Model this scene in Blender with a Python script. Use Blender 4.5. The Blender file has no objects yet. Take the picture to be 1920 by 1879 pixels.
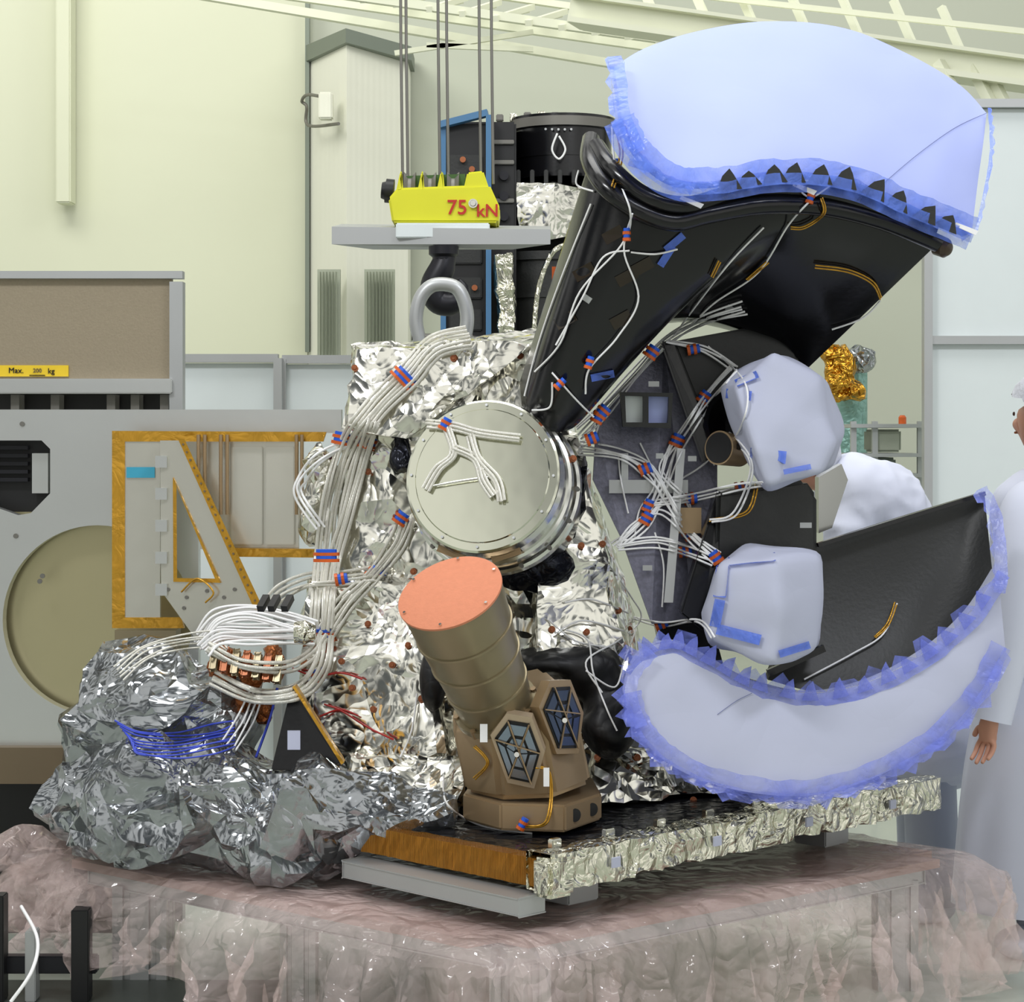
import bpy,bmesh,math,random
from mathutils import Vector,Matrix,noise
from mathutils.bvhtree import BVHTree
random.seed(7)
R=random.random
def U(a,b): return a+(b-a)*R()
F=4000.;CH=1.65;HY=820.
def W(px,py,d): return Vector(((px-960)/F*d,d,CH-(py-HY)/F*d))
sc=bpy.context.scene
COL=sc.collection
# ---------------------------------------------------------------- materials
def lin(c):
    r=[]
    for x in c[:3]:
        x=x/255.
        r.append(x/12.92 if x<=.04045 else ((x+.055)/1.055)**2.4)
    return (r[0],r[1],r[2],1)
def pmat(name,col,rough=.5,metal=0,bump=None,var=0.,vs=6,alpha=1,emit=0,stretch=(1,1,1),spec=.5,avar=0):
    m=bpy.data.materials.new(name);m.use_nodes=True;nt=m.node_tree;N=nt.nodes;L=nt.links
    b=N['Principled BSDF'];c=lin(col)
    b.inputs['Base Color'].default_value=c
    b.inputs['Roughness'].default_value=rough;b.inputs['Metallic'].default_value=metal
    b.inputs['Alpha'].default_value=alpha
    b.inputs['Specular IOR Level'].default_value=spec
    tc=N.new('ShaderNodeTexCoord');mp=N.new('ShaderNodeMapping');mp.inputs['Scale'].default_value=stretch
    L.new(tc.outputs['Object'],mp.inputs['Vector'])
    vec=mp.outputs['Vector']
    n=N.new('ShaderNodeTexNoise');n.inputs['Scale'].default_value=vs;n.inputs['Detail'].default_value=5
    L.new(vec,n.inputs['Vector'])
    v=max(var,.03)
    mx=N.new('ShaderNodeMix');mx.data_type='RGBA'
    mx.inputs[6].default_value=(c[0]*(1-v),c[1]*(1-v),c[2]*(1-v),1)
    mx.inputs[7].default_value=(min(1,c[0]*(1+v)),min(1,c[1]*(1+v)),min(1,c[2]*(1+v)),1)
    L.new(n.outputs['Fac'],mx.inputs[0]);L.new(mx.outputs[2],b.inputs['Base Color'])
    if avar:
        mr=N.new('ShaderNodeMapRange');mr.inputs[1].default_value=.3;mr.inputs[2].default_value=.7
        mr.inputs[3].default_value=max(0,alpha-avar);mr.inputs[4].default_value=min(1,alpha+avar)
        L.new(n.outputs['Fac'],mr.inputs[0]);L.new(mr.outputs[0],b.inputs['Alpha'])
    if bump:
        kind,s,st,dist=bump
        bp=N.new('ShaderNodeBump');bp.inputs['Strength'].default_value=st;bp.inputs['Distance'].default_value=dist
        if kind=='noise':
            t=N.new('ShaderNodeTexNoise');t.inputs['Scale'].default_value=s;t.inputs['Detail'].default_value=4
            L.new(vec,t.inputs['Vector']);L.new(t.outputs['Fac'],bp.inputs['Height'])
        elif kind=='crumple':
            nz=N.new('ShaderNodeTexNoise');nz.inputs['Scale'].default_value=s*.5;nz.inputs['Detail'].default_value=1
            L.new(vec,nz.inputs['Vector'])
            ad=N.new('ShaderNodeVectorMath');ad.operation='MULTIPLY_ADD'
            L.new(nz.outputs['Color'],ad.inputs[0]);ad.inputs[1].default_value=(.2,.2,.2);L.new(vec,ad.inputs[2])
            prev=None
            for k,w in ((1,1.),(2.3,.42),(5.1,.13)):
                t=N.new('ShaderNodeTexNoise');t.inputs['Scale'].default_value=s*k;t.inputs['Detail'].default_value=0
                L.new(ad.outputs[0],t.inputs['Vector'])
                a1=N.new('ShaderNodeMath');a1.operation='SUBTRACT';a1.inputs[1].default_value=.5;L.new(t.outputs['Fac'],a1.inputs[0])
                a2=N.new('ShaderNodeMath');a2.operation='ABSOLUTE';L.new(a1.outputs[0],a2.inputs[0])
                a3=N.new('ShaderNodeMath');a3.operation='MULTIPLY_ADD';a3.inputs[1].default_value=w*2;L.new(a2.outputs[0],a3.inputs[0])
                if prev: L.new(prev.outputs[0],a3.inputs[2])
                else: a3.inputs[2].default_value=0
                prev=a3
            L.new(prev.outputs[0],bp.inputs['Height'])
        elif kind=='wave':
            t=N.new('ShaderNodeTexWave');t.inputs['Scale'].default_value=s
            L.new(vec,t.inputs['Vector']);L.new(t.outputs['Fac'],bp.inputs['Height'])
        L.new(bp.outputs[0],b.inputs['Normal'])
    return m
M={}
M['foil']=pmat('silver_foil',(232,230,220),.14,1,('crumple',5,.36,.05),.04)
M['foil2']=pmat('edge_foil',(226,224,206),.18,1,('crumple',14,.6,.03),.06)
M['bag']=pmat('antistatic_film',(172,176,180),.11,.92,('crumple',5.5,.55,.05),.22,4,alpha=.80,avar=.17)
M['darkfoil']=pmat('dark_foil',(34,36,44),.2,.7,('crumple',8,.5,.04),.3)
M['pink']=pmat('pink_polythene',(250,226,221),.07,0,('crumple',7,.75,.04),.06,3,alpha=.29,avar=.15,spec=1.)
M['paper1']=pmat('lilac_paper',(178,189,240),.85,0,('crumple',2.2,.12,.03),.02,2,spec=.2)
M['paper2']=pmat('grey_lilac_paper',(190,194,214),.85,0,('crumple',3,.2,.03),.03,2,spec=.2)
M['tape']=pmat('blue_tape',(104,138,246),.25,0,('crumple',16,.3,.015),.15,14,alpha=.56,avar=.2)
M['tape2']=pmat('violet_tape',(128,142,244),.25,0,('crumple',16,.35,.015),.18,14,alpha=.46,avar=.2)
M['cfrp']=pmat('black_carbon_fibre',(13,13,16),.2,.0,('noise',60,.03,.01),.2)
M['cfrp2']=pmat('matt_black_panel',(36,37,36),.48,.0,('noise',80,.1,.01),.15)
M['greycf']=pmat('grey_speckled_laminate',(116,116,132),.4,.3,('noise',90,.2,.01),.45,70)
M['alu']=pmat('machined_aluminium',(218,218,212),.14,1,None,.04)
M['lid']=pmat('polished_lid_aluminium',(212,213,196),.1,1,('noise',1.6,.10,.02),.05,4)
M['alu2']=pmat('satin_aluminium',(212,214,212),.3,.9,('noise',30,.03,.01),.06,3)
M['bright']=pmat('beige_silver_plate',(216,214,202),.25,.75,('noise',6,.06,.01),.05,3)
M['alumatt']=pmat('grey_aluminium_profile',(182,184,184),.42,.6,None,.05)
M['bronze']=pmat('bronze_anodised',(148,136,108),.34,.55,None,.08,12)
M['bronze2']=pmat('olive_bronze_anodised',(164,140,108),.36,.5,None,.08,12)
M['salmon']=pmat('copper_orange_cover',(214,138,106),.7,0,('noise',150,.15,.01),.08,60,spec=.2)
M['white']=pmat('white_cable_sleeve',(246,246,246),.45,0,None,.03,80)
M['braid']=pmat('silver_braid',(244,240,230),.3,.4,('wave',120,.5,.003),.14,160)
M['orange']=pmat('kapton_orange',(214,98,36),.35,.1,None,.3,30)
M['kapton']=pmat('kapton_gold',(200,150,48),.25,.5,('crumple',14,.3,.02),.25,20)
M['blue']=pmat('blue_tie',(30,92,215),.4)
M['bluecab']=pmat('blue_cable',(60,80,200),.4)
M['red']=pmat('red_wire',(180,40,35),.4)
M['yellow']=pmat('crane_yellow',(222,220,42),.4,0,None,.05)
M['yellab']=pmat('label_yellow',(235,200,40),.5)
M['redtxt']=pmat('red_lettering',(190,40,30),.5)
M['blk']=pmat('black_paint',(14,14,16),.45)
M['blkhook']=pmat('black_hook_steel',(28,28,34),.4,.3)
M['steel']=pmat('steel_rope',(120,118,112),.5,.5)
M['wall']=pmat('hall_wall_paint',(212,214,192),.7,0,('noise',6,.05,.02),.03,1)
M['wall2']=pmat('grey_green_wall_paint',(186,190,176),.7,0,('noise',6,.05,.02),.03,1)
M['brick']=pmat('white_painted_brick',(226,226,214),.7,0,('wave',8,.08,.01),.03,2)
M['beam']=pmat('cream_painted_steel',(228,230,208),.5,0,None,.04)
M['duct']=pmat('grey_duct',(120,128,118),.5,.3)
M['vent']=pmat('louvre_grey',(160,166,150),.6,0,None,.05)
M['floor']=pmat('hall_floor',(178,184,172),.25,0,None,.08,1.5)
M['part']=pmat('partition_panel_white',(224,232,232),.45,0,None,.02)
M['taupe']=pmat('taupe_panel',(158,146,124),.45,.4,('noise',160,.12,.006),.1,120)
M['olive']=pmat('olive_reflective_plate',(196,188,150),.3,.8,None,.1,2)
M['goldfoil']=pmat('gold_foil',(214,160,60),.22,1,('crumple',10,.9,.05),.1)
M['tealfoil']=pmat('teal_foil',(150,195,185),.35,.3,('crumple',10,.6,.04),.1)
M['bluefr']=pmat('blue_frame_paint',(70,118,160),.45)
M['brown']=pmat('brown_bar',(116,102,80),.5,.3,None,.1)
M['coat']=pmat('white_coat_cloth',(222,226,242),.85,0,('noise',3,.2,.03),.03,3,spec=.2)
M['net']=pmat('hair_net',(214,216,224),.8,0,('noise',50,.5,.01),.2,60)
M['skin']=pmat('skin',(205,150,125),.5,0,None,.06,20)
M['eye']=pmat('eye_dark',(40,30,28),.3)
M['trouser']=pmat('pale_trousers',(170,176,192),.8)
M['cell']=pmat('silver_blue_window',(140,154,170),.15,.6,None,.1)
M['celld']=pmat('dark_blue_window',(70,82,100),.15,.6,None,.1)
M['copper']=pmat('copper_washer',(160,96,62),.4,.5)
M['table']=pmat('table_board',(160,132,123),.35,0,None,.12,3)
M['darkgrey']=pmat('dark_grey_steel',(78,84,78),.4,.4,None,.1,3)
M['green']=pmat('dark_green_sheave',(58,92,36),.5)
M['cyanlab']=pmat('cyan_label',(60,160,190),.5)
M['brownblk']=pmat('smoked_plastic_knob',(70,54,38),.3)
M['pencil']=pmat('pencil_line',(110,118,160),.8)
M['kaptonstripe']=pmat('orange_gold_honeycomb_edge',(206,140,50),.3,.7,('wave',30,.8,.01),.35,40,stretch=(3,3,.6))
# ---------------------------------------------------------------- mesh helpers
WL={};SOLID=[]
def attr(o,label=None,cat=None,kind=None,group=None):
    if label:o['label']=label
    if cat:o['category']=cat
    if kind:o['kind']=kind
    if group:o['group']=group
def mk(name,vs,fs,mat,parent=None,smooth=False,label=None,cat=None,kind=None,group=None,solid=False,mats=None,fmi=None,recalc=True):
    vs=[Vector(v) for v in vs]
    xs=[v.x for v in vs];ys=[v.y for v in vs];zs=[v.z for v in vs]
    c=Vector(((min(xs)+max(xs))/2,(min(ys)+max(ys))/2,min(zs)))
    me=bpy.data.meshes.new(name);me.from_pydata([v-c for v in vs],[],fs)
    for m in (mats or [mat]): me.materials.append(m)
    if fmi:
        for p,i in zip(me.polygons,fmi): p.material_index=i
    if recalc:
        bm=bmesh.new();bm.from_mesh(me);bmesh.ops.recalc_face_normals(bm,faces=bm.faces);bm.to_mesh(me);bm.free()
    if smooth:
        for p in me.polygons:p.use_smooth=True
        if smooth is not True:
            try: me.set_sharp_from_angle(angle=smooth)
            except Exception: pass
    me.update()
    o=bpy.data.objects.new(name,me);COL.objects.link(o)
    WL[o]=c
    if parent: o.parent=parent;o.location=c-WL[parent]
    else: o.location=c
    attr(o,label,cat,kind,group)
    if solid: SOLID.append((vs,[tuple(f) for f in fs]))
    return o
def empty(name,loc,label,cat=None,parent=None,group=None):
    o=bpy.data.objects.new(name,None);COL.objects.link(o);WL[o]=Vector(loc);o.empty_display_size=.1
    if parent:o.parent=parent;o.location=WL[o]-WL[parent]
    else:o.location=loc
    attr(o,label,cat,None,group);return o
def bmdata(bm):
    bm.verts.ensure_lookup_table();bm.verts.index_update()
    return [v.co.copy() for v in bm.verts],[[v.index for v in f.verts] for f in bm.faces]
def box(name,c,s,mat,parent=None,rz=0,bev=0.,**k):
    bm=bmesh.new();bmesh.ops.create_cube(bm,size=1)
    for v in bm.verts:v.co=Vector((v.co.x*s[0],v.co.y*s[1],v.co.z*s[2]))
    if bev:bmesh.ops.bevel(bm,geom=bm.edges[:],offset=bev,segments=2,affect='EDGES')
    Mx=Matrix.Translation(Vector(c))@Matrix.Rotation(rz,4,'Z')
    bm.transform(Mx);vs,fs=bmdata(bm);bm.free()
    return mk(name,vs,fs,mat,parent,**k)
def pbox(name,x0,y0,x1,y1,d,dep,mat,parent=None,bev=0.,**k):
    a=W(x0,y1,d);b=W(x1,y0,d)
    return box(name,((a.x+b.x)/2,d+dep/2,(a.z+b.z)/2),(b.x-a.x,dep,b.z-a.z),mat,parent,0,bev,**k)
def beam(name,a,b,w,h,mat,parent=None,bev=0.,**k):
    a=Vector(a);b=Vector(b);ax=(b-a);L=ax.length;ax.normalize()
    up=Vector((0,0,1)) if abs(ax.z)<.95 else Vector((0,1,0))
    s=ax.cross(up).normalized();u=s.cross(ax)
    bm=bmesh.new();bmesh.ops.create_cube(bm,size=1)
    for v in bm.verts:
        q=v.co.copy();v.co=(a+b)/2+ax*q.x*L+s*q.y*w+u*q.z*h
    if bev:bmesh.ops.bevel(bm,geom=bm.edges[:],offset=bev,segments=2,affect='EDGES')
    vs,fs=bmdata(bm);bm.free();return mk(name,vs,fs,mat,parent,**k)
def slab(name,pts,thick,mat,parent=None,bev=0.,tv=None,**k):
    f=[W(*p) for p in pts];t=tv if tv else Vector((0,thick,0));n=len(f)
    bm=bmesh.new();a=[bm.verts.new(p) for p in f];b=[bm.verts.new(p+t) for p in f]
    bm.faces.new(a);bm.faces.new(b[::-1])
    for i in range(n):bm.faces.new((a[i],b[i],b[(i+1)%n],a[(i+1)%n]))
    if bev:bmesh.ops.bevel(bm,geom=bm.edges[:],offset=bev,segments=2,affect='EDGES')
    bmesh.ops.triangulate(bm,faces=[q for q in bm.faces if len(q.verts)>4])
    vs,fs=bmdata(bm);bm.free();return mk(name,vs,fs,mat,parent,**k)
def cat(pts,n):
    P=[Vector(p) for p in pts];m=len(P);out=[]
    for i in range(n):
        t=i/(n-1)*(m-1);k=min(int(t),m-2);u=t-k
        p0=P[max(k-1,0)];p1=P[k];p2=P[k+1];p3=P[min(k+2,m-1)]
        out.append(.5*((2*p1)+(-p0+p2)*u+(2*p0-5*p1+4*p2-p3)*u*u+(-p0+3*p1-3*p2+p3)*u*u*u))
    return out
def loft(name,A,B,n,m,bulge,thick,mat,parent=None,wr=0,wrs=8,**k):
    A=cat(A,n);B=cat(B,n);vs=[];fs=[]
    for s in (0,1):
        for i in range(n):
            for j in range(m):
                v=j/(m-1);u=i/(n-1);p=A[i].lerp(B[i],v)
                bb=bulge*math.sin(math.pi*v)**.7*min(1,math.sin(math.pi*u)*2.5+.05) if 0<v<1 else 0
                d=p.z-(bb if s==0 else bb*.3)
                q=W(p.x,p.y,p.z)+Vector((0,d-p.z+(thick if s else 0),0))
                if wr: q.y+=wr*noise.noise(q*wrs)
                vs.append(q)
    o=n*m
    for i in range(n-1):
        for j in range(m-1):
            a=i*m+j;fs.append((a,a+1,a+m+1,a+m));fs.append((o+a,o+a+m,o+a+m+1,o+a+1))
    for i in range(n-1):
        a=i*m;fs.append((a,a+m,o+a+m,o+a));a=i*m+m-1;fs.append((a,o+a,o+a+m,a+m))
    for j in range(m-1):
        a=j;fs.append((a,o+a,o+a+1,a+1));a=(n-1)*m+j;fs.append((a,a+1,o+a+1,o+a))
    return mk(name,vs,fs,mat,parent,smooth=.7,**k)
def tubedata(pts,r,seg=8,taper=None):
    vs=[];fs=[];n=len(pts);prev=None
    for i,p in enumerate(pts):
        t=(pts[min(i+1,n-1)]-pts[max(i-1,0)])
        if t.length<1e-9:t=Vector((0,0,1))
        t.normalize()
        if prev is None:
            a=Vector((0,0,1)) if abs(t.z)<.9 else Vector((1,0,0));x=t.cross(a).normalized()
        else:
            x=prev-t*prev.dot(t);x.normalize()
        prev=x;y=t.cross(x);rr=r if taper is None else taper[i]
        for s in range(seg):
            an=2*math.pi*s/seg;vs.append(p+x*math.cos(an)*rr+y*math.sin(an)*rr)
    for i in range(n-1):
        for s in range(seg):
            a=i*seg+s;b=i*seg+(s+1)%seg;fs.append((a,b,b+seg,a+seg))
    fs.append(tuple(range(seg))[::-1]);fs.append(tuple(range((n-1)*seg,n*seg)))
    return vs,fs
def tube(name,pts,r,mat,parent=None,n=None,seg=8,taper=None,**k):
    P=cat(pts,n or max(8,len(pts)*6)) if n!=0 else [Vector(p) for p in pts]
    if taper: 
        tt=cat([(x,0,0) for x in taper],len(P));taper=[q.x for q in tt]
    vs,fs=tubedata(P,r,seg,taper);return mk(name,vs,fs,mat,parent,smooth=1.2,**k)
def lathe(name,p0,ax,prof,mat,parent=None,seg=56,smooth=.5,**k):
    p0=Vector(p0);ax=Vector(ax).normalized();a=Vector((0,0,1)) if abs(ax.z)<.9 else Vector((1,0,0))
    x=ax.cross(a).normalized();y=ax.cross(x);vs=[];fs=[]
    for t,r in prof:
        for s in range(seg):
            an=2*math.pi*s/seg;vs.append(p0+ax*t+(x*math.cos(an)+y*math.sin(an))*r)
    for i in range(len(prof)-1):
        for s in range(seg):
            q=i*seg+s;w=i*seg+(s+1)%seg;fs.append((q,w,w+seg,q+seg))
    fs.append(tuple(range(seg))[::-1]);fs.append(tuple(range((len(prof)-1)*seg,len(prof)*seg)))
    return mk(name,vs,fs,mat,parent,smooth=smooth,**k)
def crease(p):
    q=p+noise.noise_vector(p*.5)*.6
    return 1.2*abs(noise.noise(q))+.55*abs(noise.noise(q*2.1+Vector((9,3,1))))
def crump(vs,fs,amp,s,seed=0,fine=.4):
    bm=bmesh.new();V=[bm.verts.new(v) for v in vs]
    for f in fs:
        try:bm.faces.new([V[i] for i in f])
        except ValueError:pass
    bmesh.ops.recalc_face_normals(bm,faces=bm.faces);bm.normal_update()
    of=[]
    for v in bm.verts:
        p=v.co*s+Vector((seed,seed*1.7,0))
        h=.35-crease(p)+fine*.5*abs(noise.noise(p*4.3))+.5*noise.noise(p*.4)
        of.append(v.normal*h*amp)
    for v,o in zip(bm.verts,of):v.co+=o
    r=bmdata(bm);bm.free();return r
def evalmesh(ob):
    dg=bpy.context.evaluated_depsgraph_get();dg.update()
    me=bpy.data.meshes.new_from_object(ob.evaluated_get(dg));
    vs=[v.co.copy() for v in me.vertices];fs=[list(p.vertices) for p in me.polygons]
    bpy.data.meshes.remove(me);bpy.data.objects.remove(ob);return vs,fs
def facet(vs,fs,ratio):
    me=bpy.data.meshes.new('tmp');me.from_pydata([tuple(v) for v in vs],[],fs)
    bm=bmesh.new();bm.from_mesh(me);bmesh.ops.triangulate(bm,faces=bm.faces[:]);bm.to_mesh(me);bm.free()
    ob=bpy.data.objects.new('tmp',me);COL.objects.link(ob)
    md=ob.modifiers.new('d','DECIMATE');md.ratio=ratio
    return evalmesh(ob)
def hexa(name,c8,cuts,amp,s,mat,parent=None,seed=0,dec=.2,**k):
    bm=bmesh.new();V=[bm.verts.new(Vector(c)) for c in c8]
    for f in ((0,1,2,3),(4,5,6,7),(0,1,5,4),(1,2,6,5),(2,3,7,6),(3,0,4,7)):bm.faces.new([V[i] for i in f])
    bmesh.ops.subdivide_edges(bm,edges=bm.edges[:],cuts=cuts,use_grid_fill=True)
    vs,fs=bmdata(bm);bm.free();vs,fs=crump(vs,fs,amp,s,seed)
    vs,fs=facet(vs,fs,dec)
    return mk(name,vs,fs,mat,parent,smooth=.25,**k)
def plate(name,outer,holes,d,thick,mat,parent=None,**k):
    cu=bpy.data.curves.new('tmp','CURVE');cu.dimensions='2D';cu.fill_mode='BOTH';cu.extrude=thick/2
    for lp in [outer]+holes:
        sp=cu.splines.new('POLY');sp.points.add(len(lp)-1);sp.use_cyclic_u=True
        for q,p in zip(sp.points,lp):
            w=W(p[0],p[1],d);q.co=(w.x,w.z,0,1)
    ob=bpy.data.objects.new('tmp',cu);COL.objects.link(ob);vs,fs=evalmesh(ob)
    vs=[Vector((v.x,d+thick/2-v.z,v.y)) for v in vs]
    return mk(name,vs,fs,mat,parent,**k)
def text(s,name,loc,size,mat,parent,xd=(1,0,0),yd=(0,0,1),off=0.,**k):
    cu=bpy.data.curves.new('tmp','FONT');cu.body=s;cu.size=size;cu.extrude=.0015;cu.align_x='CENTER';cu.align_y='CENTER';cu.offset=off
    ob=bpy.data.objects.new('tmp',cu);COL.objects.link(ob);vs,fs=evalmesh(ob)
    xd=Vector(xd).normalized();yd=Vector(yd).normalized();zd=xd.cross(yd);loc=Vector(loc)
    vs=[loc+xd*v.x+yd*v.y+zd*v.z for v in vs];return mk(name,vs,fs,mat,parent,**k)
def skin(name,J,E,mat,parent,root,sub=2,**k):
    ks=list(J);ix={q:i for i,q in enumerate(ks)}
    me=bpy.data.meshes.new('tmp');me.from_pydata([Vector(J[q][0]) for q in ks],[(ix[a],ix[b]) for a,b in E],[])
    ob=bpy.data.objects.new('tmp',me);COL.objects.link(ob)
    ob.modifiers.new('s','SKIN')
    for i,q in enumerate(ks):
        sv=me.skin_vertices[0].data[i];r=J[q][1];sv.radius=(r,r) if not isinstance(r,tuple) else r;sv.use_root=(q==root)
    ss=ob.modifiers.new('u','SUBSURF');ss.levels=sub;ss.render_levels=sub
    vs,fs=evalmesh(ob)
    return mk(name,vs,fs,mat,parent,smooth=True,**k)
def blob(ells,voxel,amp,s,seed=0,zmin=None,fine=.4,dec=None):
    bm=bmesh.new()
    for (c,r) in ells:
        Mx=Matrix.Translation(c)@Matrix.Diagonal(Vector((r[0],r[1],r[2],1)))
        bmesh.ops.create_icosphere(bm,subdivisions=4,radius=1,matrix=Mx)
    me=bpy.data.meshes.new('tmp');bm.to_mesh(me);bm.free();ob=bpy.data.objects.new('tmp',me);COL.objects.link(ob)
    rm=ob.modifiers.new('r','REMESH');rm.mode='VOXEL';rm.voxel_size=voxel
    sm=ob.modifiers.new('s','SMOOTH');sm.iterations=6;sm.factor=.6
    vs,fs=evalmesh(ob);vs,fs=crump(vs,fs,amp,s,seed,fine)
    if dec: vs,fs=facet(vs,fs,dec)
    if zmin is not None:
        for v in vs:v.z=max(v.z,zmin)
    return vs,fs
def offs(P,dist):
    out=[];n=len(P)
    for i,p in enumerate(P):
        t=P[min(i+1,n-1)]-P[max(i-1,0)];l=math.hypot(t.x,t.y) or 1
        out.append(Vector((p.x-t.y/l*dist,p.y+t.x/l*dist,p.z)))
    return out
def tape(name,path,i0,i1,mat,parent,tooth=30,tw=3,n=60,side=1,push=.012,**k):
    P=cat(path,n);a=offs(P,i0*side);b=offs(P,i1*side);c=offs(P,(i1+tooth)*side);vs=[];fs=[]
    def w(p,x=0):
        q=W(p.x,p.y,p.z);q.y-=push+x;q+=Vector((0,.004*noise.noise(q*30),.003*noise.noise(q*18)));return q
    for i in range(n):
        a[i]=a[i].lerp(b[i],.25*abs(noise.noise(Vector((i*.21,push*40,0)))));vs+= [w(a[i]),w(b[i])]
    for i in range(n-1):fs.append((2*i,2*i+2,2*i+3,2*i+1))
    if tooth:
        i=0
        while i+tw<n:
            t_=tw+random.choice((0,0,1,2,-1))
            if t_<2:t_=2
            if i+t_>=n:break
            e=U(.55,1.3);q=len(vs)
            if R()<.75:
                m=c[i+t_//2].lerp(b[i+t_//2],1-e);vs+=[w(m,U(.002,.008))];fs.append((2*i+1,2*(i+t_)+1,q))
            else:
                p=c[i+1].lerp(b[i+1],1-e);r_=c[i+t_-1].lerp(b[i+t_-1],1-e*U(.6,1.1));vs+=[w(p,.002),w(r_,.002+U(0,.006))]
                fs.append((2*i+1,2*(i+t_)+1,q+1,q))
            i+=t_
    return mk(name,vs,fs,mat,parent,recalc=False,**k)
BV=None
def buildbv():
    global BV
    V=[];Fc=[]
    for vs,fs in SOLID:
        o=len(V);V+=vs;Fc+=[tuple(i+o for i in f) for f in fs]
    BV=BVHTree.FromPolygons(V,Fc)
def hit(px,py,dd=6.2):
    o=Vector((0,0,CH));d=(W(px,py,1)-o);l=d.length;h=BV.ray_cast(o,d.normalized())
    return h[3]/l if h[0] is not None else None
def drape(path,off=.012,dd=6.2,n=None):
    P=cat([(p[0],p[1],0) for p in path],n or len(path)*7)
    D=[hit(p.x,p.y) for p in P];last=next((x for x in D if x),dd);E=[]
    for x in D:
        last=x if x else last;E.append(last)
    m=len(E);S=[]
    for i in range(m):
        a=E[max(0,i-2):i+3];S.append(min(sum(a)/len(a),E[i]) if abs(E[i]-sum(a)/len(a))<.2 else min(a))
    S2=[sum(S[max(0,i-1):i+2])/len(S[max(0,i-1):i+2]) for i in range(m)]
    return [W(p.x,p.y,s-off) for p,s in zip(P,S2)]
def cablerun(name,path,n,spread,r,mat,parent,off=.012,jit=3,**k):
    for c in range(n):
        o=(c-(n-1)/2)*spread
        P=[Vector((p[0],p[1],0)) for p in path];P=offs(P,o)
        P=[(p.x+U(-jit,jit),p.y+U(-jit,jit)) for p in P]
        Q=drape(P,off+r*(1+.8*(c%2)));a,b=tubedata(Q,r,7);mk(name,a,b,mat,parent,smooth=1.2,**k)
# ================================================================ SETTING
BX=((0,1,2,3),(4,5,6,7),(0,1,5,4),(1,2,6,5),(2,3,7,6),(3,0,4,7))
box('floor',(0,6,-.05),(26,24,.1),M['floor'],kind='structure')
x0=W(577,0,16).x
mk('wall_back',[(-9,16,0),(x0,16,0),(x0,16,8),(-9,16,8),(-9,16.2,0),(x0,16.2,0),(x0,16.2,8),(-9,16.2,8)],BX,M['wall'],kind='structure')
mk('wall_side',[(x0,16.05,0),(9,16.05,0),(9,16.05,8),(x0,16.05,8),(x0,16.2,0),(9,16.2,0),(9,16.2,8),(x0,16.2,8)],BX,M['wall2'],kind='structure')
pa=W(650,0,15.2);pb=W(765,0,15.6)
a=W(577,0,15.9);zt=W(0,78,15.2).z
mk('wall_pilaster',[(a.x,15.95,0),(pa.x,15.2,0),(pb.x,15.6,0),(pb.x,16,0),(a.x,15.95,zt),(pa.x,15.2,zt),(pb.x,15.6,zt),(pb.x,16,zt)],
   [(0,1,5,4),(1,2,6,5),(2,3,7,6),(3,0,4,7),(4,5,6,7)],M['brick'],kind='structure')
mk('trim_1',[(a.x-.02,15.9,zt-.02),(pa.x,15.12,zt-.02),(pb.x+.03,15.5,zt-.08),(pb.x+.03,16,zt-.08),(a.x-.02,15.9,zt+.1),(pa.x,15.12,zt+.08),(pb.x+.03,15.5,zt+.02),(pb.x+.03,16,zt+.02)],BX,M['duct'],kind='structure')
pbox('trim_2',572,0,580,660,15.88,.06,M['duct'],kind='structure')
for i,(q0,q1) in enumerate(((595,638),(683,740))):
    v=empty('louvre_vent',W((q0+q1)/2,672,15.05),'grey slatted ventilation louvre set in pale wall','vent',group='louvre vents in the pilaster')
    pbox('vent_frame',q0,505,q1,672,15.1,.05,M['vent'],v)
    vs=[];fs=[];xx=q0+4
    while xx<q1-4:
        p=W(xx,668,15.05);t=W(xx,510,15.05);o=len(vs)
        vs+=[p,p+Vector((.012,0,0)),t+Vector((.012,0,0)),t,p+Vector((.006,-.03,0)),t+Vector((.006,-.03,0))];fs+=[(o,o+4,o+5,o+3),(o+4,o+1,o+2,o+5)];xx+=6
    mk('vent_slats',vs,fs,M['vent'],v)
jb=empty('junction_box',W(608,222,15.1),'small white electrical box with cable conduit','electrical box')
pbox('box_body',597,172,623,222,15.15,.12,M['brick'],jb,bev=.01)
tube('conduit',[W(597,180,15.3),W(575,178,15.5),W(566,190,15.6),W(575,200,15.6),W(578,235,15.6),W(635,232,15.1)],.012,M['steel'],jb)
wd=empty('wall_duct',W(118,380,15.7),'pale vertical cable duct fixed to hall wall','duct')
pbox('duct_body',104,-60,132,380,15.75,.2,M['wall'],wd,bev=.01)
oc=empty('overhead_crane',W(1400,60,12.5),'cream painted overhead crane girder with walkway and handrail','crane')
beam('main_girder',W(1080,22,12),W(1930,140,11.2),.25,.16,M['beam'],oc)
beam('lower_flange',W(1080,44,11.95),W(1930,164,11.15),.3,.03,M['beam'],oc)
beam('upper_flange',W(1080,-2,11.95),W(1930,116,11.15),.3,.02,M['beam'],oc)
for x in (1230,1330,1420,1520,1620,1720,1810):
    y=22+(x-1080)*.139
    beam('girder_strut',W(x,y-8,11.8),W(x-45,y-110,11.9),.04,.04,M['beam'],oc)
for x in (1760,1822,1850):
    y=22+(x-1080)*.139
    beam('girder_bracket',W(x,y,11.2),W(x+42,y+80,11.1),.05,.05,M['beam'],oc)
beam('handrail',W(1290,-10,11.9),W(1930,60,11.2),.03,.03,M['beam'],oc)
rr=empty('crane_runway_rail',W(700,60,13),'long cream steel runway beam beneath the hall roof','beam')
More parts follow.
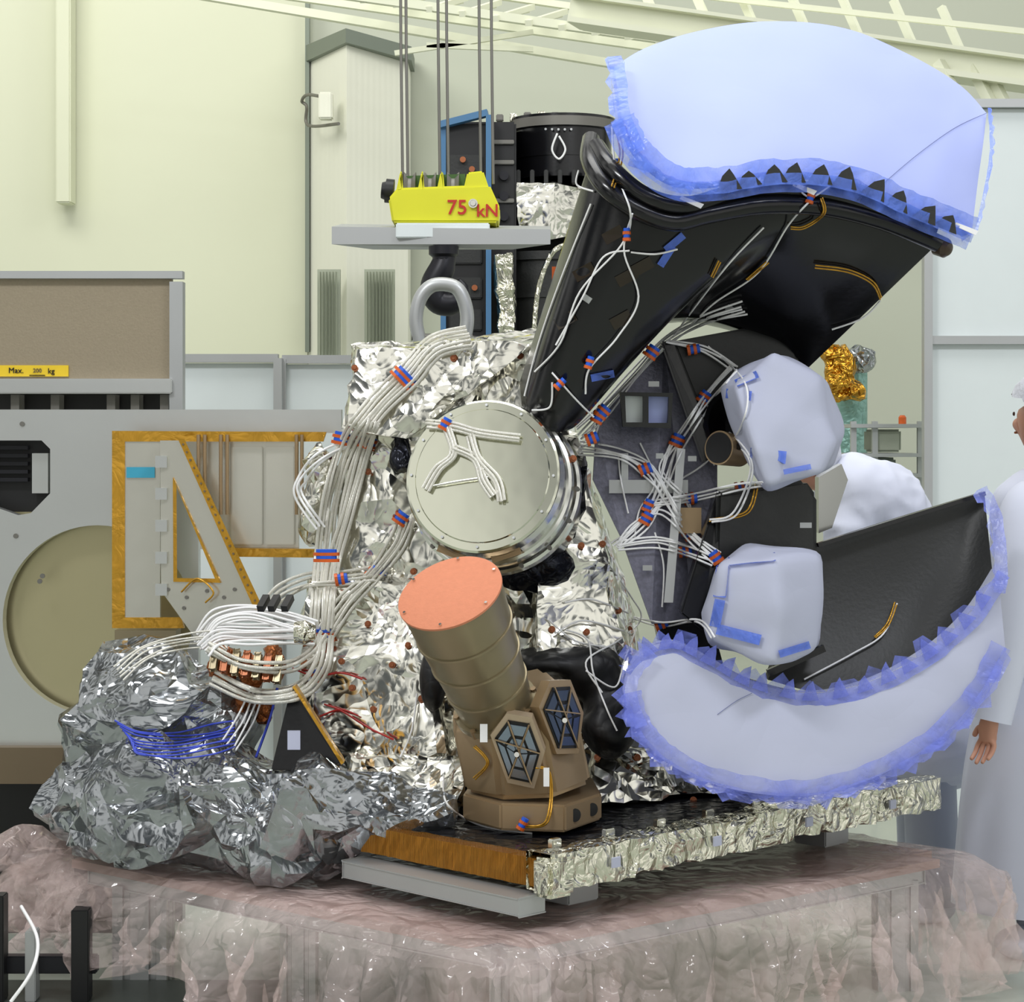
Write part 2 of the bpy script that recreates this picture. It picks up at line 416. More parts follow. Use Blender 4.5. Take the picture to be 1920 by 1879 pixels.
beam('rail_beam',W(340,-15,13),W(1240,135,13.4),.06,.05,M['beam'],rr)
beam('rail_beam',W(420,-25,13.2),W(1300,100,13.6),.05,.05,M['beam'],rr)
lt=empty('walkway_ladder_frame',W(900,60,12.6),'cream steel lattice walkway under the roof','walkway')
beam('long_rail',W(640,-10,12.5),W(1230,72,12.6),.05,.05,M['beam'],lt)
beam('long_rail',W(780,-30,13.4),W(1260,40,13.5),.05,.04,M['beam'],lt)
for i in range(9):
    x=680+i*62;y=-5+(x-640)*.139
    beam('cross_rung',W(x,y,12.5),W(x+70,y-22,13.4),.035,.035,M['beam'],lt)
    beam('diagonal_brace',W(x,y,12.52),W(x+62,y+8-22,13.3),.02,.02,M['beam'],lt)
beam('tie_rod',W(740,100,12.8),W(1000,60,12.8),.03,.03,M['beam'],lt)
beam('tie_rod',W(800,85,12.8),W(1000,93,12.8),.03,.03,M['beam'],lt)
def partition(x0,x1,y0,d,label,grp,ymid=None):
    e=empty('partition_panel',(W((x0+x1)/2,0,d).x,d,0),label,'partition wall',group=grp)
    a=W(x0,y0,d);b=W(x1,y0,d)
    box('infill_panel',((a.x+b.x)/2,d+.02,a.z/2),(b.x-a.x,.02,a.z-.04),M['part'],e)
    box('top_rail',((a.x+b.x)/2,d,a.z),(b.x-a.x,.06,.035),M['alumatt'],e)
    if ymid:
        z=W(0,ymid,d).z;box('middle_rail',((a.x+b.x)/2,d,z),(b.x-a.x,.05,.035),M['alumatt'],e)
    for p in (a,b):box('post',(p.x,d-.005,a.z/2),(.035,.06,a.z),M['alumatt'],e)
partition(300,522,672,9,'white cleanroom partition panel in aluminium frame','white partition panels')
partition(530,800,674,9.05,'white cleanroom partition panel in aluminium frame','white partition panels')
partition(1738,2060,195,9,'tall white cleanroom partition with aluminium rails',None,638)
# ================================================================ BACKGROUND SATELLITE
bs=empty('satellite',(W(980,0,10).x,10.3,0),'satellite with black drum, blue frame and silver foil','satellite')
d=10
pbox('equipment_box',850,228,968,640,d+.1,.6,M['blk'],bs,bev=.01)
pbox('black_back_panel',955,345,1100,640,d+.72,.05,M['blk'],bs)
pbox('blue_frame_post',826,235,836,640,d,.1,M['bluefr'],bs)
pbox('blue_frame_post',911,215,921,640,d-.05,.08,M['bluefr'],bs)
beam('blue_frame_rail',W(824,235,d),W(915,212,d-.02),.06,.03,M['bluefr'],bs)
pbox('black_side_panel',836,232,912,640,d+.03,.06,M['blk'],bs)
for y in (290,345,400,455,520,580): pbox('black_rack_unit',842,y,904,y+40,d+.01,.05,M['cfrp2'],bs,bev=.006)
for y in (262,300,372,430): pbox('silver_harness_plate',924,y,964,y+8,d+.08,.03,M['steel'],bs,bev=.003)
for (x,y) in ((868,300),(885,318),(872,420),(890,540)): lathe('copper_fitting',W(x,y,d),(0,-1,0),[(0,.014),(.02,.014),(.02,.01)],M['copper'],bs,seg=14)
lathe('drum',W(1055,340,d+.5),(0,0,1),[(0,.24),(.1,.24),(.1,.246),(.115,.246),(.115,.24),(.24,.24),(.24,.26),(.3,.26)],M['cfrp'],bs)
lathe('drum_flange',W(1055,248,d+.5),(0,0,1),[(0,.265),(.045,.265),(.045,.25),(.05,.1)],M['steel'],bs)
for i in range(7): pbox('top_fitting',930+i*26,208+abs(i-3)*2,944+i*26,226,d+.4,.06,M['foil2'] if i%2 else M['steel'],bs,bev=.004)
for i in range(6): pbox('drum_bracket',968+i*26,318,976+i*26,344,d+.2,.05,M['cfrp2'],bs,bev=.004)
hexa('silver_blanket',[W(970,440,10.1),W(1110,455,10.2),W(1110,455,10.6),W(970,440,10.6),W(970,345,10.1),W(1110,350,10.2),W(1110,350,10.6),W(970,345,10.6)],14,.04,5,M['foil'],bs,dec=.4)
lathe('lower_drum',W(1030,640,d+.35),(0,0,1),[(0,.22),(.2,.22),(.2,.23),(.22,.23),(.22,.22),(.38,.22),(.38,.24),(.42,.24)],M['cfrp2'],bs)
hexa('foil_bundle',[W(935,625,9.9),W(965,625,9.9),W(965,625,10),W(935,625,10),W(930,480,9.9),W(960,475,9.9),W(960,475,10),W(930,480,10)],10,.03,9,M['foil2'],bs,dec=.5)
lathe('support_stand',(W(1000,0,10).x,10.45,0),(0,0,1),[(0,.45),(.1,.45),(.12,.2),(1.9,.2),(1.95,.3),(2.1,.3)],M['steel'],bs)
for i in range(8):
    lathe('round_connector',W(945,330+i*38,10.09),(0,-1,0),[(0,.022),(.02,.022),(.02,.015)],M['blkhook'],bs,seg=16)
for i in range(14):
    x=975+i*12;lathe('flange_bolt',W(x,240+3*math.sin(i/13*math.pi),10.5-.265*math.sin(i/13*math.pi)),(0,-1,0),[(0,.006),(.01,.006)],M['alumatt'],bs,seg=8)
tube('white_cable_loop',[W(1045,250,10.2),W(1035,280,10.2),W(1048,298,10.2),W(1060,280,10.2),W(1048,255,10.2)],.005,M['white'],bs)
tube('hanging_hose',[W(1090,455,9.9),W(1040,470,9.9),W(1010,540,9.9),W(1000,640,9.9)],.012,M['foil2'],bs)
# ================================================================ CRANE HOIST
h=empty('crane_hook_block',W(830,470,8),'yellow crane hook block marked 75 kN with drip tray','crane hook')
d=7.85
slab('hook_block_body',[(728,372,d),(735,417,d),(934,417,d),(938,390,d),(918,346,d),(745,352,d)],.28,M['yellow'],h,bev=.008)
for i,(xa,xb) in enumerate(((742,756),(782,796),(818,834),(868,918))):
    slab('yellow_cheek_plate',[(xa,360,d+.005),(xb,356,d+.005),(xb-4 if i<3 else 906,320,d+.005),(xa+8,323,d+.005)],.24,M['yellow'],h,bev=.006)
slab('green_drum_guard',[(752,360,d+.06),(872,356,d+.06),(872,326,d+.06),(758,330,d+.06)],.12,M['green'],h)
for x in (769,807,850):
    lathe('rope_sheave',W(x,362,d+.10),(1,0,0),[(-.022,.05),(-.022,.078),(-.006,.064),(.006,.064),(.022,.078),(.022,.05)],M['steel'],h,seg=32)
lathe('axle_bolt',W(887,382,d-.005),(0,-1,0),[(0,.017),(.012,.017),(.012,.012),(.02,.01)],M['alu'],h,seg=24)
lathe('cable_drum_end',W(728,358,d+.1),(-1,0,.1),[(-.02,.045),(.01,.045),(.01,.035),(.025,.03)],M['blk'],h,seg=20)
text('75','load_marking',W(857,390,d-.006),.076,M['redtxt'],h,off=.0008)
text('kN','load_marking',W(914,396,d-.006),.066,M['redtxt'],h,off=.0008)
pbox('white_drip_box',742,418,918,446,d-.02,.3,M['part'],h,bev=.004)
mk('drip_tray',[W(622,425,7.9),W(1032,430,7.75),W(1032,424,8.4),W(640,420,8.4),W(622,458,7.9),W(1032,458,7.75),W(1020,450,8.4),W(640,452,8.4)]+[W(700,468,7.95),W(960,468,7.8),W(960,462,8.3),W(700,462,8.3)],
   [(0,1,5,4),(1,2,6,5),(2,3,7,6),(3,0,4,7),(4,5,9,8),(5,6,10,9),(6,7,11,10),(7,4,8,11),(8,9,10,11),(0,1,2,3)],M['alumatt'],h)
for x in (752,762,822,838,899,922): tube('wire_rope',[W(x+3,345,7.95),W(x-1,0,7.95),W(x-2,-450,7.95)],.0055,M['steel'],h,n=6)
lathe('hook_shank',W(832,462,7.8),(0,0,-1),[(0,.055),(.03,.055),(.04,.042),(.09,.04)],M['blkhook'],h,seg=24)
tube('hook',[W(836,478,7.8),W(828,505,7.8),W(812,538,7.8),W(822,566,7.8),W(850,568,7.8),W(868,545,7.8),W(860,524,7.8)],.03,M['blkhook'],h,taper=[.038,.048,.048,.046,.042,.028,.008],seg=14)
sh=empty('lifting_shackle',W(828,630,7.2),'grey steel lifting shackle ring hanging in the hook','shackle')
d=7.3
tube('shackle_bow',[W(x,y,d) for x,y in ((787,640),(780,600),(787,562),(806,538),(832,533),(857,541),(871,567),(876,600),(870,640))],.024,M['alumatt'],sh,n=40,seg=12)
tube('shackle_pin',[W(772,632,d),W(886,632,d)],.012,M['steel'],sh,n=4)
# ================================================================ RIGHT BACKGROUND
g=empty('foil_wrapped_instrument',(W(1600,0,10).x,10.2,0),'gold and teal foil wrapped instrument on a stand','instrument')
vs,fs=blob([(W(1575,700,10.1),(.08,.1,.14)),(W(1560,665,10.1),(.06,.08,.05)),(W(1600,735,10.1),(.06,.08,.05))],.016,.05,9,2,dec=.3);mk('gold_blanket',vs,fs,M['goldfoil'],g)
vs,fs=blob([(W(1615,672,10.2),(.09,.1,.07)),(W(1630,680,10.2),(.05,.08,.06))],.016,.04,9,5,dec=.3);mk('silver_blanket',vs,fs,M['bag'],g)
lathe('teal_drum',W(1595,870,10.3),(0,0,1),[(0,.08),(.45,.08),(.45,.05)],M['tealfoil'],g)
lathe('stand_column',(W(1595,0,10.3).x,10.3,0),(0,0,1),[(0,.3),(.04,.3),(.06,.05),(1.6,.05)],M['alumatt'],g)
rk=empty('equipment_rack',(W(1655,0,9.7).x,9.9,0),'grey equipment rack with instrument cases on shelves','rack')
for x in (1600,1640,1725):
    a=W(x,790,9.7);box('rack_post',(a.x,9.7,a.z/2),(.025,.03,a.z),M['alumatt'],rk)
for y in (795,850,888,960): pbox('rack_shelf',1596,y,1728,y+7,9.65,.4,M['alumatt'],rk)
pbox('instrument_case',1640,805,1690,848,9.7,.3,M['vent'],rk,bev=.01)
pbox('instrument_case',1602,858,1680,886,9.7,.3,M['duct'],rk,bev=.01)
lathe('warning_lamp',W(1692,795,9.75),(0,0,1),[(0,.018),(.03,.018),(.04,.01)],M['orange'],rk,seg=16)
# ================================================================ LEFT CABINET + FIXTURE
c=empty('equipment_cabinet',(W(150,0,7.4).x,7.5,0),'taupe cabinet in aluminium profile frame with yellow load label','cabinet')
pbox('cabinet_panel',-80,516,322,712,7.3,.03,M['taupe'],c)
pbox('upper_rail',-80,508,342,522,7.27,.05,M['alumatt'],c)
a=W(330,528,7.27);box('corner_post',(a.x,7.3,a.z/2),(.045,.06,a.z),M['alumatt'],c)
pbox('lower_rail',-80,710,322,738,7.25,.06,M['alu2'],c,bev=.004)
pbox('dark_interior',-80,738,320,775,7.4,.3,M['blk'],c)
for x in (20,95,200,245,300): pbox('interior_fitting',x,740,x+16,768,7.3,.08,M['steel'],c)
pbox('load_label',-10,685,128,706,7.292,.008,M['yellab'],c)
text('Max.','label_text',W(30,695,7.29),.027,M['blk'],c)
text('200','label_text',W(70,695,7.29),.02,M['brown'],c)
text('kg','label_text',W(96,696,7.29),.026,M['blk'],c)
pbox('label_underline',55,703,84,704.5,7.288,.004,M['blk'],c)
fx=empty('machined_fixture',(W(250,0,6.9).x,7,0),'brushed aluminium fixture plate with round and chamfered cut-outs','fixture')
circ=[(183+178*math.cos(t),min(1338,1163+178*math.sin(t))) for t in [i*math.pi/32 for i in range(64)]]
hole=[(-40,826),(78,826),(94,842),(94,925),(58,962),(34,966),(-40,940)]
plate('fixture_plate',[(-70,768),(640,768),(640,812),(372,812),(372,1402),(-70,1402)],[circ[::-1],hole],6.9,.05,M['alu2'],fx)
pbox('recessed_plate',-60,960,368,1360,6.99,.02,M['olive'],fx)
pbox('dark_recess',-70,810,110,975,7.02,.05,M['blk'],fx)
for i in range(5): pbox('heat_sink_fin',-20,836+i*15,52,843+i*15,6.99,.03,M['blkhook'],fx)
pbox('recess_bracket',60,850,90,925,6.97,.04,M['alu2'],fx)
pbox('lower_crossbar',-70,1402,420,1470,6.85,.2,M['brown'],fx)
pbox('lower_support',-70,1470,300,1755,7.1,.12,M['blk'],fx)
for (x,y) in ((30,1005),(80,1080),(42,795),(75,1090),(150,1380)):
    lathe('plate_screw',W(x,y,6.9),(0,-1,0),[(0,.008),(.006,.008),(.006,.004)],M['steel'],fx,seg=12)
pn=empty('mounting_panel',W(400,1180,6.7),'silver panel with gold tape border and triangular bracket',None,fx)
d=6.72
plate('gold_border',[(210,808),(612,810),(606,828),(234,828),(234,1158),(340,1158),(345,1178),(210,1178)],[],d,.02,M['kapton'],pn)
pbox('side_plate',234,828,300,1158,d+.005,.02,M['bright'],pn)
pbox('back_sheet',375,828,560,1030,d+.05,.02,M['bright'],pn)
for (q0,q1) in ((432,492),(498,552)): pbox('raised_cover_plate',q0,838,q1,1022,d+.035,.012,M['bright'],pn,bev=.003)
slab('gold_rail',[(425,1028,d),(612,1030,d),(612,1046,d),(432,1044,d)],.03,M['kapton'],pn)
def gus(x,y): return d-.03-.10*max(0,(x-300))/184
def gplate(name,loop,hole,off,th,mat):
    cu=bpy.data.curves.new('tmp','CURVE');cu.dimensions='2D';cu.fill_mode='BOTH';cu.extrude=th/2
    for lp in [loop]+([hole] if hole else []):
        sp=cu.splines.new('POLY');sp.points.add(len(lp)-1);sp.use_cyclic_u=True
        for q,p in zip(sp.points,lp):q.co=(p[0]/1000,p[1]/1000,0,1)
    ob=bpy.data.objects.new('tmp',cu);COL.objects.link(ob);vs,fs=evalmesh(ob)
    vs=[W(v.x*1000,v.y*1000,gus(v.x*1000,0)-off-v.z) for v in vs];return mk(name,vs,fs,mat,pn)
gplate('triangular_bracket',[(300,826),(336,826),(484,1150),(420,1155),(372,1205),(302,1108)],[(330,905),(408,1088),(330,1086)],0,.03,M['bright'])
gplate('bracket_gold_edge',[(334,824),(346,824),(494,1142),(482,1154)],None,.018,.006,M['kapton'])
gplate('bracket_cutout_trim',[(324,895),(414,1093),(325,1091)],[(331,912),(403,1085),(332,1084)],.018,.004,M['kapton'])
for i in range(22):
    t=(i+.5)/22;x=340+148*t;y=826+322*t;lathe('edge_rivet',W(x,y,gus(x,y)-.022),(0,-1,0),[(0,.0035),(.003,.0035),(.003,.002)],M['brown'],pn,seg=8)
for x in (372,384,414,426,556,566): tube('vertical_rod',[W(x,815,d-.01),W(x,965,d-.01)],.006,M['bronze2'],pn,n=4)
for y in (855,915,975,1035,1095): pbox('hinge_clip',291,y,313,y+22,d-.06,.02,M['alu2'],pn)
pbox('blue_label',237,876,290,896,d-.002,.004,M['cyanlab'],pn)
pbox('bronze_wedge',215,1182,330,1232,d,.1,M['bronze'],pn)
tube('panel_wire',[W(340,1110,d-.08),W(370,1085,d-.10),(W(400,1110,d-.12)),W(385,1130,d-.11)],.003,M['kapton'],pn)
for (x,y) in ((315,1105),(350,1120),(388,1108),(420,1120),(440,1105),(345,1140)):
    lathe('bracket_screw',W(x,y,gus(x,y)-.015),(0,-1,0),[(0,.006),(.005,.006),(.005,.003)],M['steel'],pn,seg=10)
tr=empty('equipment_trolley',(-1.25,5.9,0),'dark grey steel trolley base on the hall floor','trolley')
box('base_deck',(-1.35,6.0,.03),(1.5,.55,.05),M['darkgrey'],tr,bev=.005)
for (x,w_,h_) in ((-1.46,.05,.3),(-1.36,.03,.2),(-1.22,.05,.26)): box('upright_post',(x,6.05,.055+h_/2),(w_,.06,h_),M['blk'] if w_>.04 else M['alumatt'],tr,bev=.003)
box('cross_member',(-1.36,6.08,.15),(.36,.04,.05),M['blkhook'],tr,bev=.004)
for i in range(6): box('hazard_stripe',(-.88+i*.045,5.735,.058),(.04,.03,.006),M['yellab'] if i%2 else M['blk'],tr)
tube('floor_cable',[W(20,1879,5.6),W(60,1820,5.65),W(70,1760,5.8),W(40,1700,6.0)],.005,M['white'],None,label='thin white cable hanging down to the floor',cat='cable')
# ================================================================ TABLE
tb=empty('work_table',(0,6.4,0),'aluminium profile work table beneath pink plastic sheet','table')
T=[Vector((-.04,5.15,.37)),Vector((1.5,6.41,.37)),Vector((0,7.7,.37)),Vector((-1.54,6.41,.37))]
ct=Vector((0,6.4,.37))
Ti=[ct+(p-ct)*.90 for p in T]
bm=bmesh.new();V=[bm.verts.new(p) for p in Ti];f=bm.faces.new(V);r=bmesh.ops.extrude_face_region(bm,geom=[f])
for v in r['geom']:
    if isinstance(v,bmesh.types.BMVert):v.co.z+=.025
vert_e=[e for e in bm.edges if abs(e.verts[0].co.z-e.verts[1].co.z)>.01]
bmesh.ops.bevel(bm,geom=vert_e,offset=.10,segments=6,affect='EDGES');a,b=bmdata(bm);bm.free()
mk('table_top',a,b,M['table'],tb)
for i in range(4):
    a=Ti[i].lerp(ct,.10);b=Ti[(i+1)%4].lerp(ct,.10)
    beam('table_rail',a-Vector((0,0,.03)),b-Vector((0,0,.03)),.06,.05,M['alumatt'],tb,bev=.004)
def leg(x,y,w):
    z=.33;hw=w/2;pts=[]
    for k in range(4):
        an=k*math.pi/2
        for q in (-1,-.62,-.58,-.38,-.34,-.12,.12,.34,.38,.58,.62):
            dep=.82 if q in(-.58,-.38,.38,.58) else 1
            px,py=q*hw,-hw*dep
            pts.append((px*math.cos(an)-py*math.sin(an),px*math.sin(an)+py*math.cos(an)))
    n=len(pts);vs=[(x+p[0],y+p[1],0) for p in pts]+[(x+p[0],y+p[1],z) for p in pts]
    fs=[(i,(i+1)%n,n+(i+1)%n,n+i) for i in range(n)]+[tuple(range(n)),tuple(range(n,2*n))]
    mk('table_leg',vs,fs,M['alumatt'],tb)
leg(W(270,0,6.35).x,6.35,.16);leg(W(975,0,5.6).x,5.6,.16);leg(1.15,6.41,.12);leg(0,7.3,.12);leg(W(560,0,6.0).x-.0,6.02,.1)
per=[];tp=[T[2],T[3],T[0],T[1],T[2]];K=140
for k in range(4):
    for i in range(K):per.append(tp[k].lerp(tp[k+1],i/K))
# round the corners of the sheet outline
n=len(per)
for _ in range(60): per=[(per[i-1]+per[i]*2+per[(i+1)%n])/4 for i in range(n)]
rows=[.02]+[.1+.9*i/40 for i in range(41)];hang=34;vs=[];fs=[]
m=len(rows)+hang
for i,p in enumerate(per):
    out=(p-ct);out.z=0;out.normalize()
    s=i/n*60;f=i/K
    L=.25+.05*math.sin(s*1.1)+.06*noise.noise(Vector((s*.9,4,0)))
    if f>1.45: L+=min(1,(f-1.45)*2.5)*.14
    edge=.022*noise.noise(Vector((s*.8,1,1)))+.014*noise.noise(Vector((s*2.7,5,1)))
    for r in rows:
        q=ct.lerp(p,r);e=max(0,r-.6)/.4
        left=1 if f<1.5 else .5
        hh=crease(q*6+Vector((3,1,0)));q.z=.404+max(0,.6-hh)*(.004+.075*left*e*e*max(0,.6+noise.noise(q*2.2)))
        if r>.90:
            t=(r-.90)/.10;q.z-=.05*t*t;q+=out*edge*t
        vs.append(q)
    for j in range(1,hang+1):
        v=j/hang;sk=s+v*1.2*noise.noise(Vector((s*.5,0,3)))
        fold=1.2-abs(noise.noise(Vector((sk*1.0,v*.5,2))))*2.6-1.1*abs(noise.noise(Vector((sk*2.6,v*1.2,8))))-.4*abs(noise.noise(Vector((sk*6.5,v*3,3))))
        w=.12*v**.6*fold+.03*v**.5
        q=p+out*(w+.008+edge);q.z=.354-(L-.05)*v+.012*noise.noise(Vector((s*1.5,v*3,7)))
        q.z=max(q.z,.012);vs.append(q)
for i in range(n):
    for j in range(m-1):
        a=i*m+j;b=((i+1)%n)*m+j;fs.append((a,a+1,b+1,b))
vs,fs=facet(vs,fs,.22)
for v in vs: v.z=max(v.z,.012)
ps=mk('plastic_sheet',vs,fs,M['pink'],None,smooth=.3,label='crumpled translucent pink plastic sheet draped over the table',cat='plastic sheet')
vs,fs=blob([(W(60,1600,6.45),(.16,.12,.05)),(W(120,1665,6.4),(.12,.10,.06)),(W(20,1690,6.5),(.11,.1,.07))],.011,.11,5,11,dec=.10)
mk('sheet_bunch',vs,fs,M['pink'],ps,smooth=.3)
# ================================================================ SATELLITE INSTRUMENT
S=empty('satellite_instrument',(0.1,6.5,.5),'satellite instrument with silver foil body and covered black reflectors','satellite')
Nn=Vector((.10,5.4,0));Rr=Vector((1.31,6.61,0));Bb=Vector((.2,7.72,0));Ll=Vector((-1.02,6.5,0))
zt=.584;zb=.504
def zz(p,z):return Vector((p.x,p.y,z))
Q=[Nn,Rr,Bb,Ll]
mk('base_platform',[zz(p,zb) for p in Q]+[zz(p,zt-.004) for p in Q],BX,M['darkfoil'],S,solid=True)
def edgestrip(name,a,b,z0,z1,th,amp,s,mat,seed=0):
    ax=(b-a).normalized();o=Vector((ax.y,-ax.x,0))*th
    nx=110;vs=[];fs=[]
    ring=[(o,z0),(o,(2*z0+z1)/3),(o,(z0+2*z1)/3),(o,z1),(-o*.5,z1+.002),(-o*3,z1+.001),(-o*3,z0),(-o*.5,z0)]
    for i in range(nx+1):
        p=a.lerp(b,i/nx)
        for (q,z) in ring:vs.append(zz(p+q,z))
    m=len(ring)
    for i in range(nx):
        for j in range(m):fs.append((i*m+j,i*m+(j+1)%m,(i+1)*m+(j+1)%m,(i+1)*m+j))
    vs,fs=crump(vs,fs,amp,s,seed);return mk(name,vs,fs,mat,S,solid=True)
edgestrip('edge_foil_wrap',Nn-Vector((.02,.02,0)),Rr,zb,zt+.012,.02,.018,14,M['foil2'],3)
edgestrip('orange_panel_edge',Ll,Nn-Vector((.03,-.02,0)),zb+.004,zt-.004,.012,.003,20,M['kaptonstripe'],4)
box('corner_foil_block',(.105,5.395,.54),(.09,.07,.1),M['foil2'],S,rz=.75,bev=.01)
for i in range(0,16,2):
    p=Nn.lerp(Rr,.05+i*.06)+Vector((-.05,.05,0));box('edge_bracket',(p.x,p.y,zt+.015),(.035,.02,.03),M['alu'],S,rz=.785,bev=.003)
for i in range(4):
    p=Nn.lerp(Rr,.12+i*.24)+Vector((.024,-.024,0));box('edge_label',(p.x,p.y,.55),(.03,.006,.026),M['paper2'],S,rz=.785)
z0=.586
c8=[Vector((W(600,0,6.55).x,6.55,z0)),Vector((W(1262,0,6.45).x,6.45,z0)),Vector((.52,7.15,z0)),Vector((-.35,7.05,z0)),
    W(660,655,6.62),W(1022,636,6.5),W(1022,626,6.95),W(672,642,6.95)]
hexa('foil_blanket',c8,70,.05,3.4,M['foil'],S,1,dec=.09,solid=True)
hexa('foil_flap',[W(652,800,6.45),W(760,820,6.45),W(760,820,6.6),W(652,800,6.6),W(664,648,6.55),W(1010,640,6.42),W(1010,636,6.6),W(664,644,6.6)],34,.026,4.6,M['foil'],S,5,dec=.10,solid=True)
hexa('foil_flap',[W(1010,1350,6.25),W(1215,1400,6.3),W(1215,1400,6.45),W(1010,1350,6.45),W(1010,800,6.42),W(1085,815,6.42),W(1085,815,6.6),W(1010,800,6.6)],44,.033,4.3,M['foil'],S,6,dec=.08,solid=True)
hexa('foil_flap',[W(570,1470,6.35),W(840,1500,6.2),W(840,1500,6.5),W(570,1470,6.5),W(575,1080,6.42),W(790,1100,6.4),W(790,1100,6.6),W(575,1080,6.6)],46,.038,4.1,M['foil'],S,7,dec=.08,solid=True)
hexa('foil_skirt',[W(1110,1500,6.15),W(1500,1480,6.5),W(1500,1480,6.7),W(1110,1500,6.4),W(1130,1370,6.3),W(1420,1400,6.5),W(1420,1400,6.7),W(1130,1370,6.5)],30,.045,6,M['foil'],S,8,dec=.15,solid=True)
hexa('foil_skirt',[W(640,1500,6.15),W(860,1520,6.0),W(860,1520,6.3),W(640,1500,6.4),W(660,1420,6.2),W(860,1430,6.15),W(860,1430,6.3),W(660,1420,6.4)],26,.04,6,M['foil'],S,9,dec=.15,solid=True)
vs,fs=blob([(W(600,900,6.6),(.05,.08,.14)),(W(590,960,6.6),(.05,.08,.1))],.014,.05,6,9,dec=.2);mk('foil_side_pocket',vs,fs,M['foil'],S,solid=True)
vs,fs=blob([(W(1050,960,6.45),(.10,.1,.2)),(W(1010,1060,6.4),(.14,.1,.06))],.015,.05,6,4,dec=.2);mk('dark_foil_collar',vs,fs,M['darkfoil'],S,smooth=.5,solid=True)
vs,fs=blob([(W(752,850,6.5),(.05,.06,.08))],.015,.03,7,4,dec=.25);mk('dark_reflection_pad',vs,fs,M['darkfoil'],S,smooth=.5,solid=True)  # dark lump stands in for a dark reflection in the silver foil
# drum
ax=Vector((-.22,-.93,.26)).normalized()
dc=W(904,892,6.0)
dr=empty('round_drum_cover',dc,'round machined aluminium drum with polished stepped lid',None,S)
lathe('drum_housing',dc-ax*.42,ax,[(0,.20),(.22,.20),(.225,.242),(.232,.25),(.262,.25),(.268,.242),(.268,.232),(.285,.230),(.29,.238),(.325,.238),(.33,.230),(.385,.230),(.392,.226),(.405,.218)],M['alu'],dr,solid=True,seg=72)
lathe('drum_lid',dc-ax*.012,ax,[(0,.222),(.008,.222),(.012,.216),(.012,.195),(.016,.192),(.016,.01)],M['lid'],dr,solid=True,seg=72)
xx=ax.cross(Vector((0,0,1))).normalized();yy=xx.cross(ax)
for i in range(16):
    t=i*2*math.pi/16;p=dc-ax*.158+(xx*math.cos(t)+yy*math.sin(t))*.243;lathe('flange_bolt',p,ax,[(0,.007),(.012,.007),(.012,.004)],M['steel'],dr,seg=10)
for i in range(12):
    t=i*2*math.pi/12;p=dc+ax*.001+(xx*math.cos(t)+yy*math.sin(t))*.206;lathe('lid_screw',p,ax,[(0,.004),(.005,.004),(.005,.002)],M['alumatt'],dr,seg=8)
for t in (-1.9,-1.2):
    c_=dc-ax*.06+(xx*math.cos(t)+yy*math.sin(t))*.226;u=xx*-math.sin(t)+yy*math.cos(t);beam('rim_clamp_block',c_-u*.04,c_+u*.04,.05,.012,M['bronze2'],dr,bev=.003)
# star tracker
ta=Vector((-.285,-.55,.78)).normalized()
tb0=W(922,1304,5.78)
st=empty('star_tracker',tb0,'bronze baffle tube with orange cover on faceted bronze housing',None,S)
def rr_(t): return .106+(.141-.106)*t/.37
prof=[(-.12,.085),(-.05,.10),(-.05,.116),(-.032,.116),(-.032,rr_(-.03))]
for t in (.05,.15,.25):prof+=[(t-.004,rr_(t)),(t-.003,rr_(t)+.004),(t+.003,rr_(t)+.004),(t+.004,rr_(t))]
prof+=[(.37,.139)]
lathe('baffle_tube',tb0,ta,prof,M['bronze'],st,solid=True,seg=64,smooth=.35)
lathe('baffle_cover',tb0+ta*.37,ta,[(0,.142),(.006,.142),(.007,.14)],M['salmon'],st,solid=True,seg=64)
x2=ta.cross(Vector((0,0,1))).normalized();y2=x2.cross(ta)
for i in range(6):
    t=i*math.pi/3+.3;p=tb0+ta*.377+(x2*math.cos(t)+y2*math.sin(t))*.13;lathe('cover_screw',p,ta,[(0,.004),(.006,.004),(.006,.002)],M['alu'],st,seg=8)
for i in range(8):
    t=i*math.pi/4+.2;p=tb0-ta*.054+(x2*math.cos(t)+y2*math.sin(t))*.111;lathe('clamp_bolt',p,ta,[(0,.008),(.028,.008),(.028,.004)],M['bronze2'],st,seg=8)
Hb=[W(872,1488,5.90),W(938,1502,5.76),W(1040,1498,5.74),W(1110,1470,5.88),W(1090,1440,6.15),W(900,1440,6.15)]
Hm=[W(846,1365,5.84),W(925,1368,5.70),W(1018,1358,5.71),W(1088,1362,5.90),W(1070,1330,6.12),W(880,1320,6.12)]
Ht=[W(848,1325,5.86),W(910,1330,5.76),W(985,1312,5.77),W(1045,1272,5.95),W(1015,1250,6.1),W(890,1275,6.08)]
vs=Hb+Hm+Ht
fs=[tuple(range(6)),tuple(range(12,18))]
for r in (0,1):
    fs+=[(r*6+i,r*6+(i+1)%6,r*6+6+(i+1)%6,r*6+6+i) for i in range(6)]
bm=bmesh.new();V=[bm.verts.new(v) for v in vs];[bm.faces.new([V[i] for i in f]) for f in fs]
bmesh.ops.bevel(bm,geom=bm.edges[:],offset=.016,segments=4,affect='EDGES');vv,ff=bmdata(bm);bm.free()
mk('tracker_housing',vv,ff,M['bronze2'],st,solid=True,smooth=.7)
bp=[W(868,1478,5.9),W(938,1500,5.74),W(1060,1500,5.71),W(1128,1468,5.90),W(1110,1440,6.2),W(890,1440,6.2)]
bm=bmesh.new();V=[bm.verts.new((p.x,p.y,.592)) for p in bp]+[bm.verts.new((p.x,p.y,.665)) for p in bp]
for f in [tuple(range(6)),tuple(range(6,12))]+[(i,(i+1)%6,6+(i+1)%6,6+i) for i in range(6)]: bm.faces.new([V[i] for i in f])
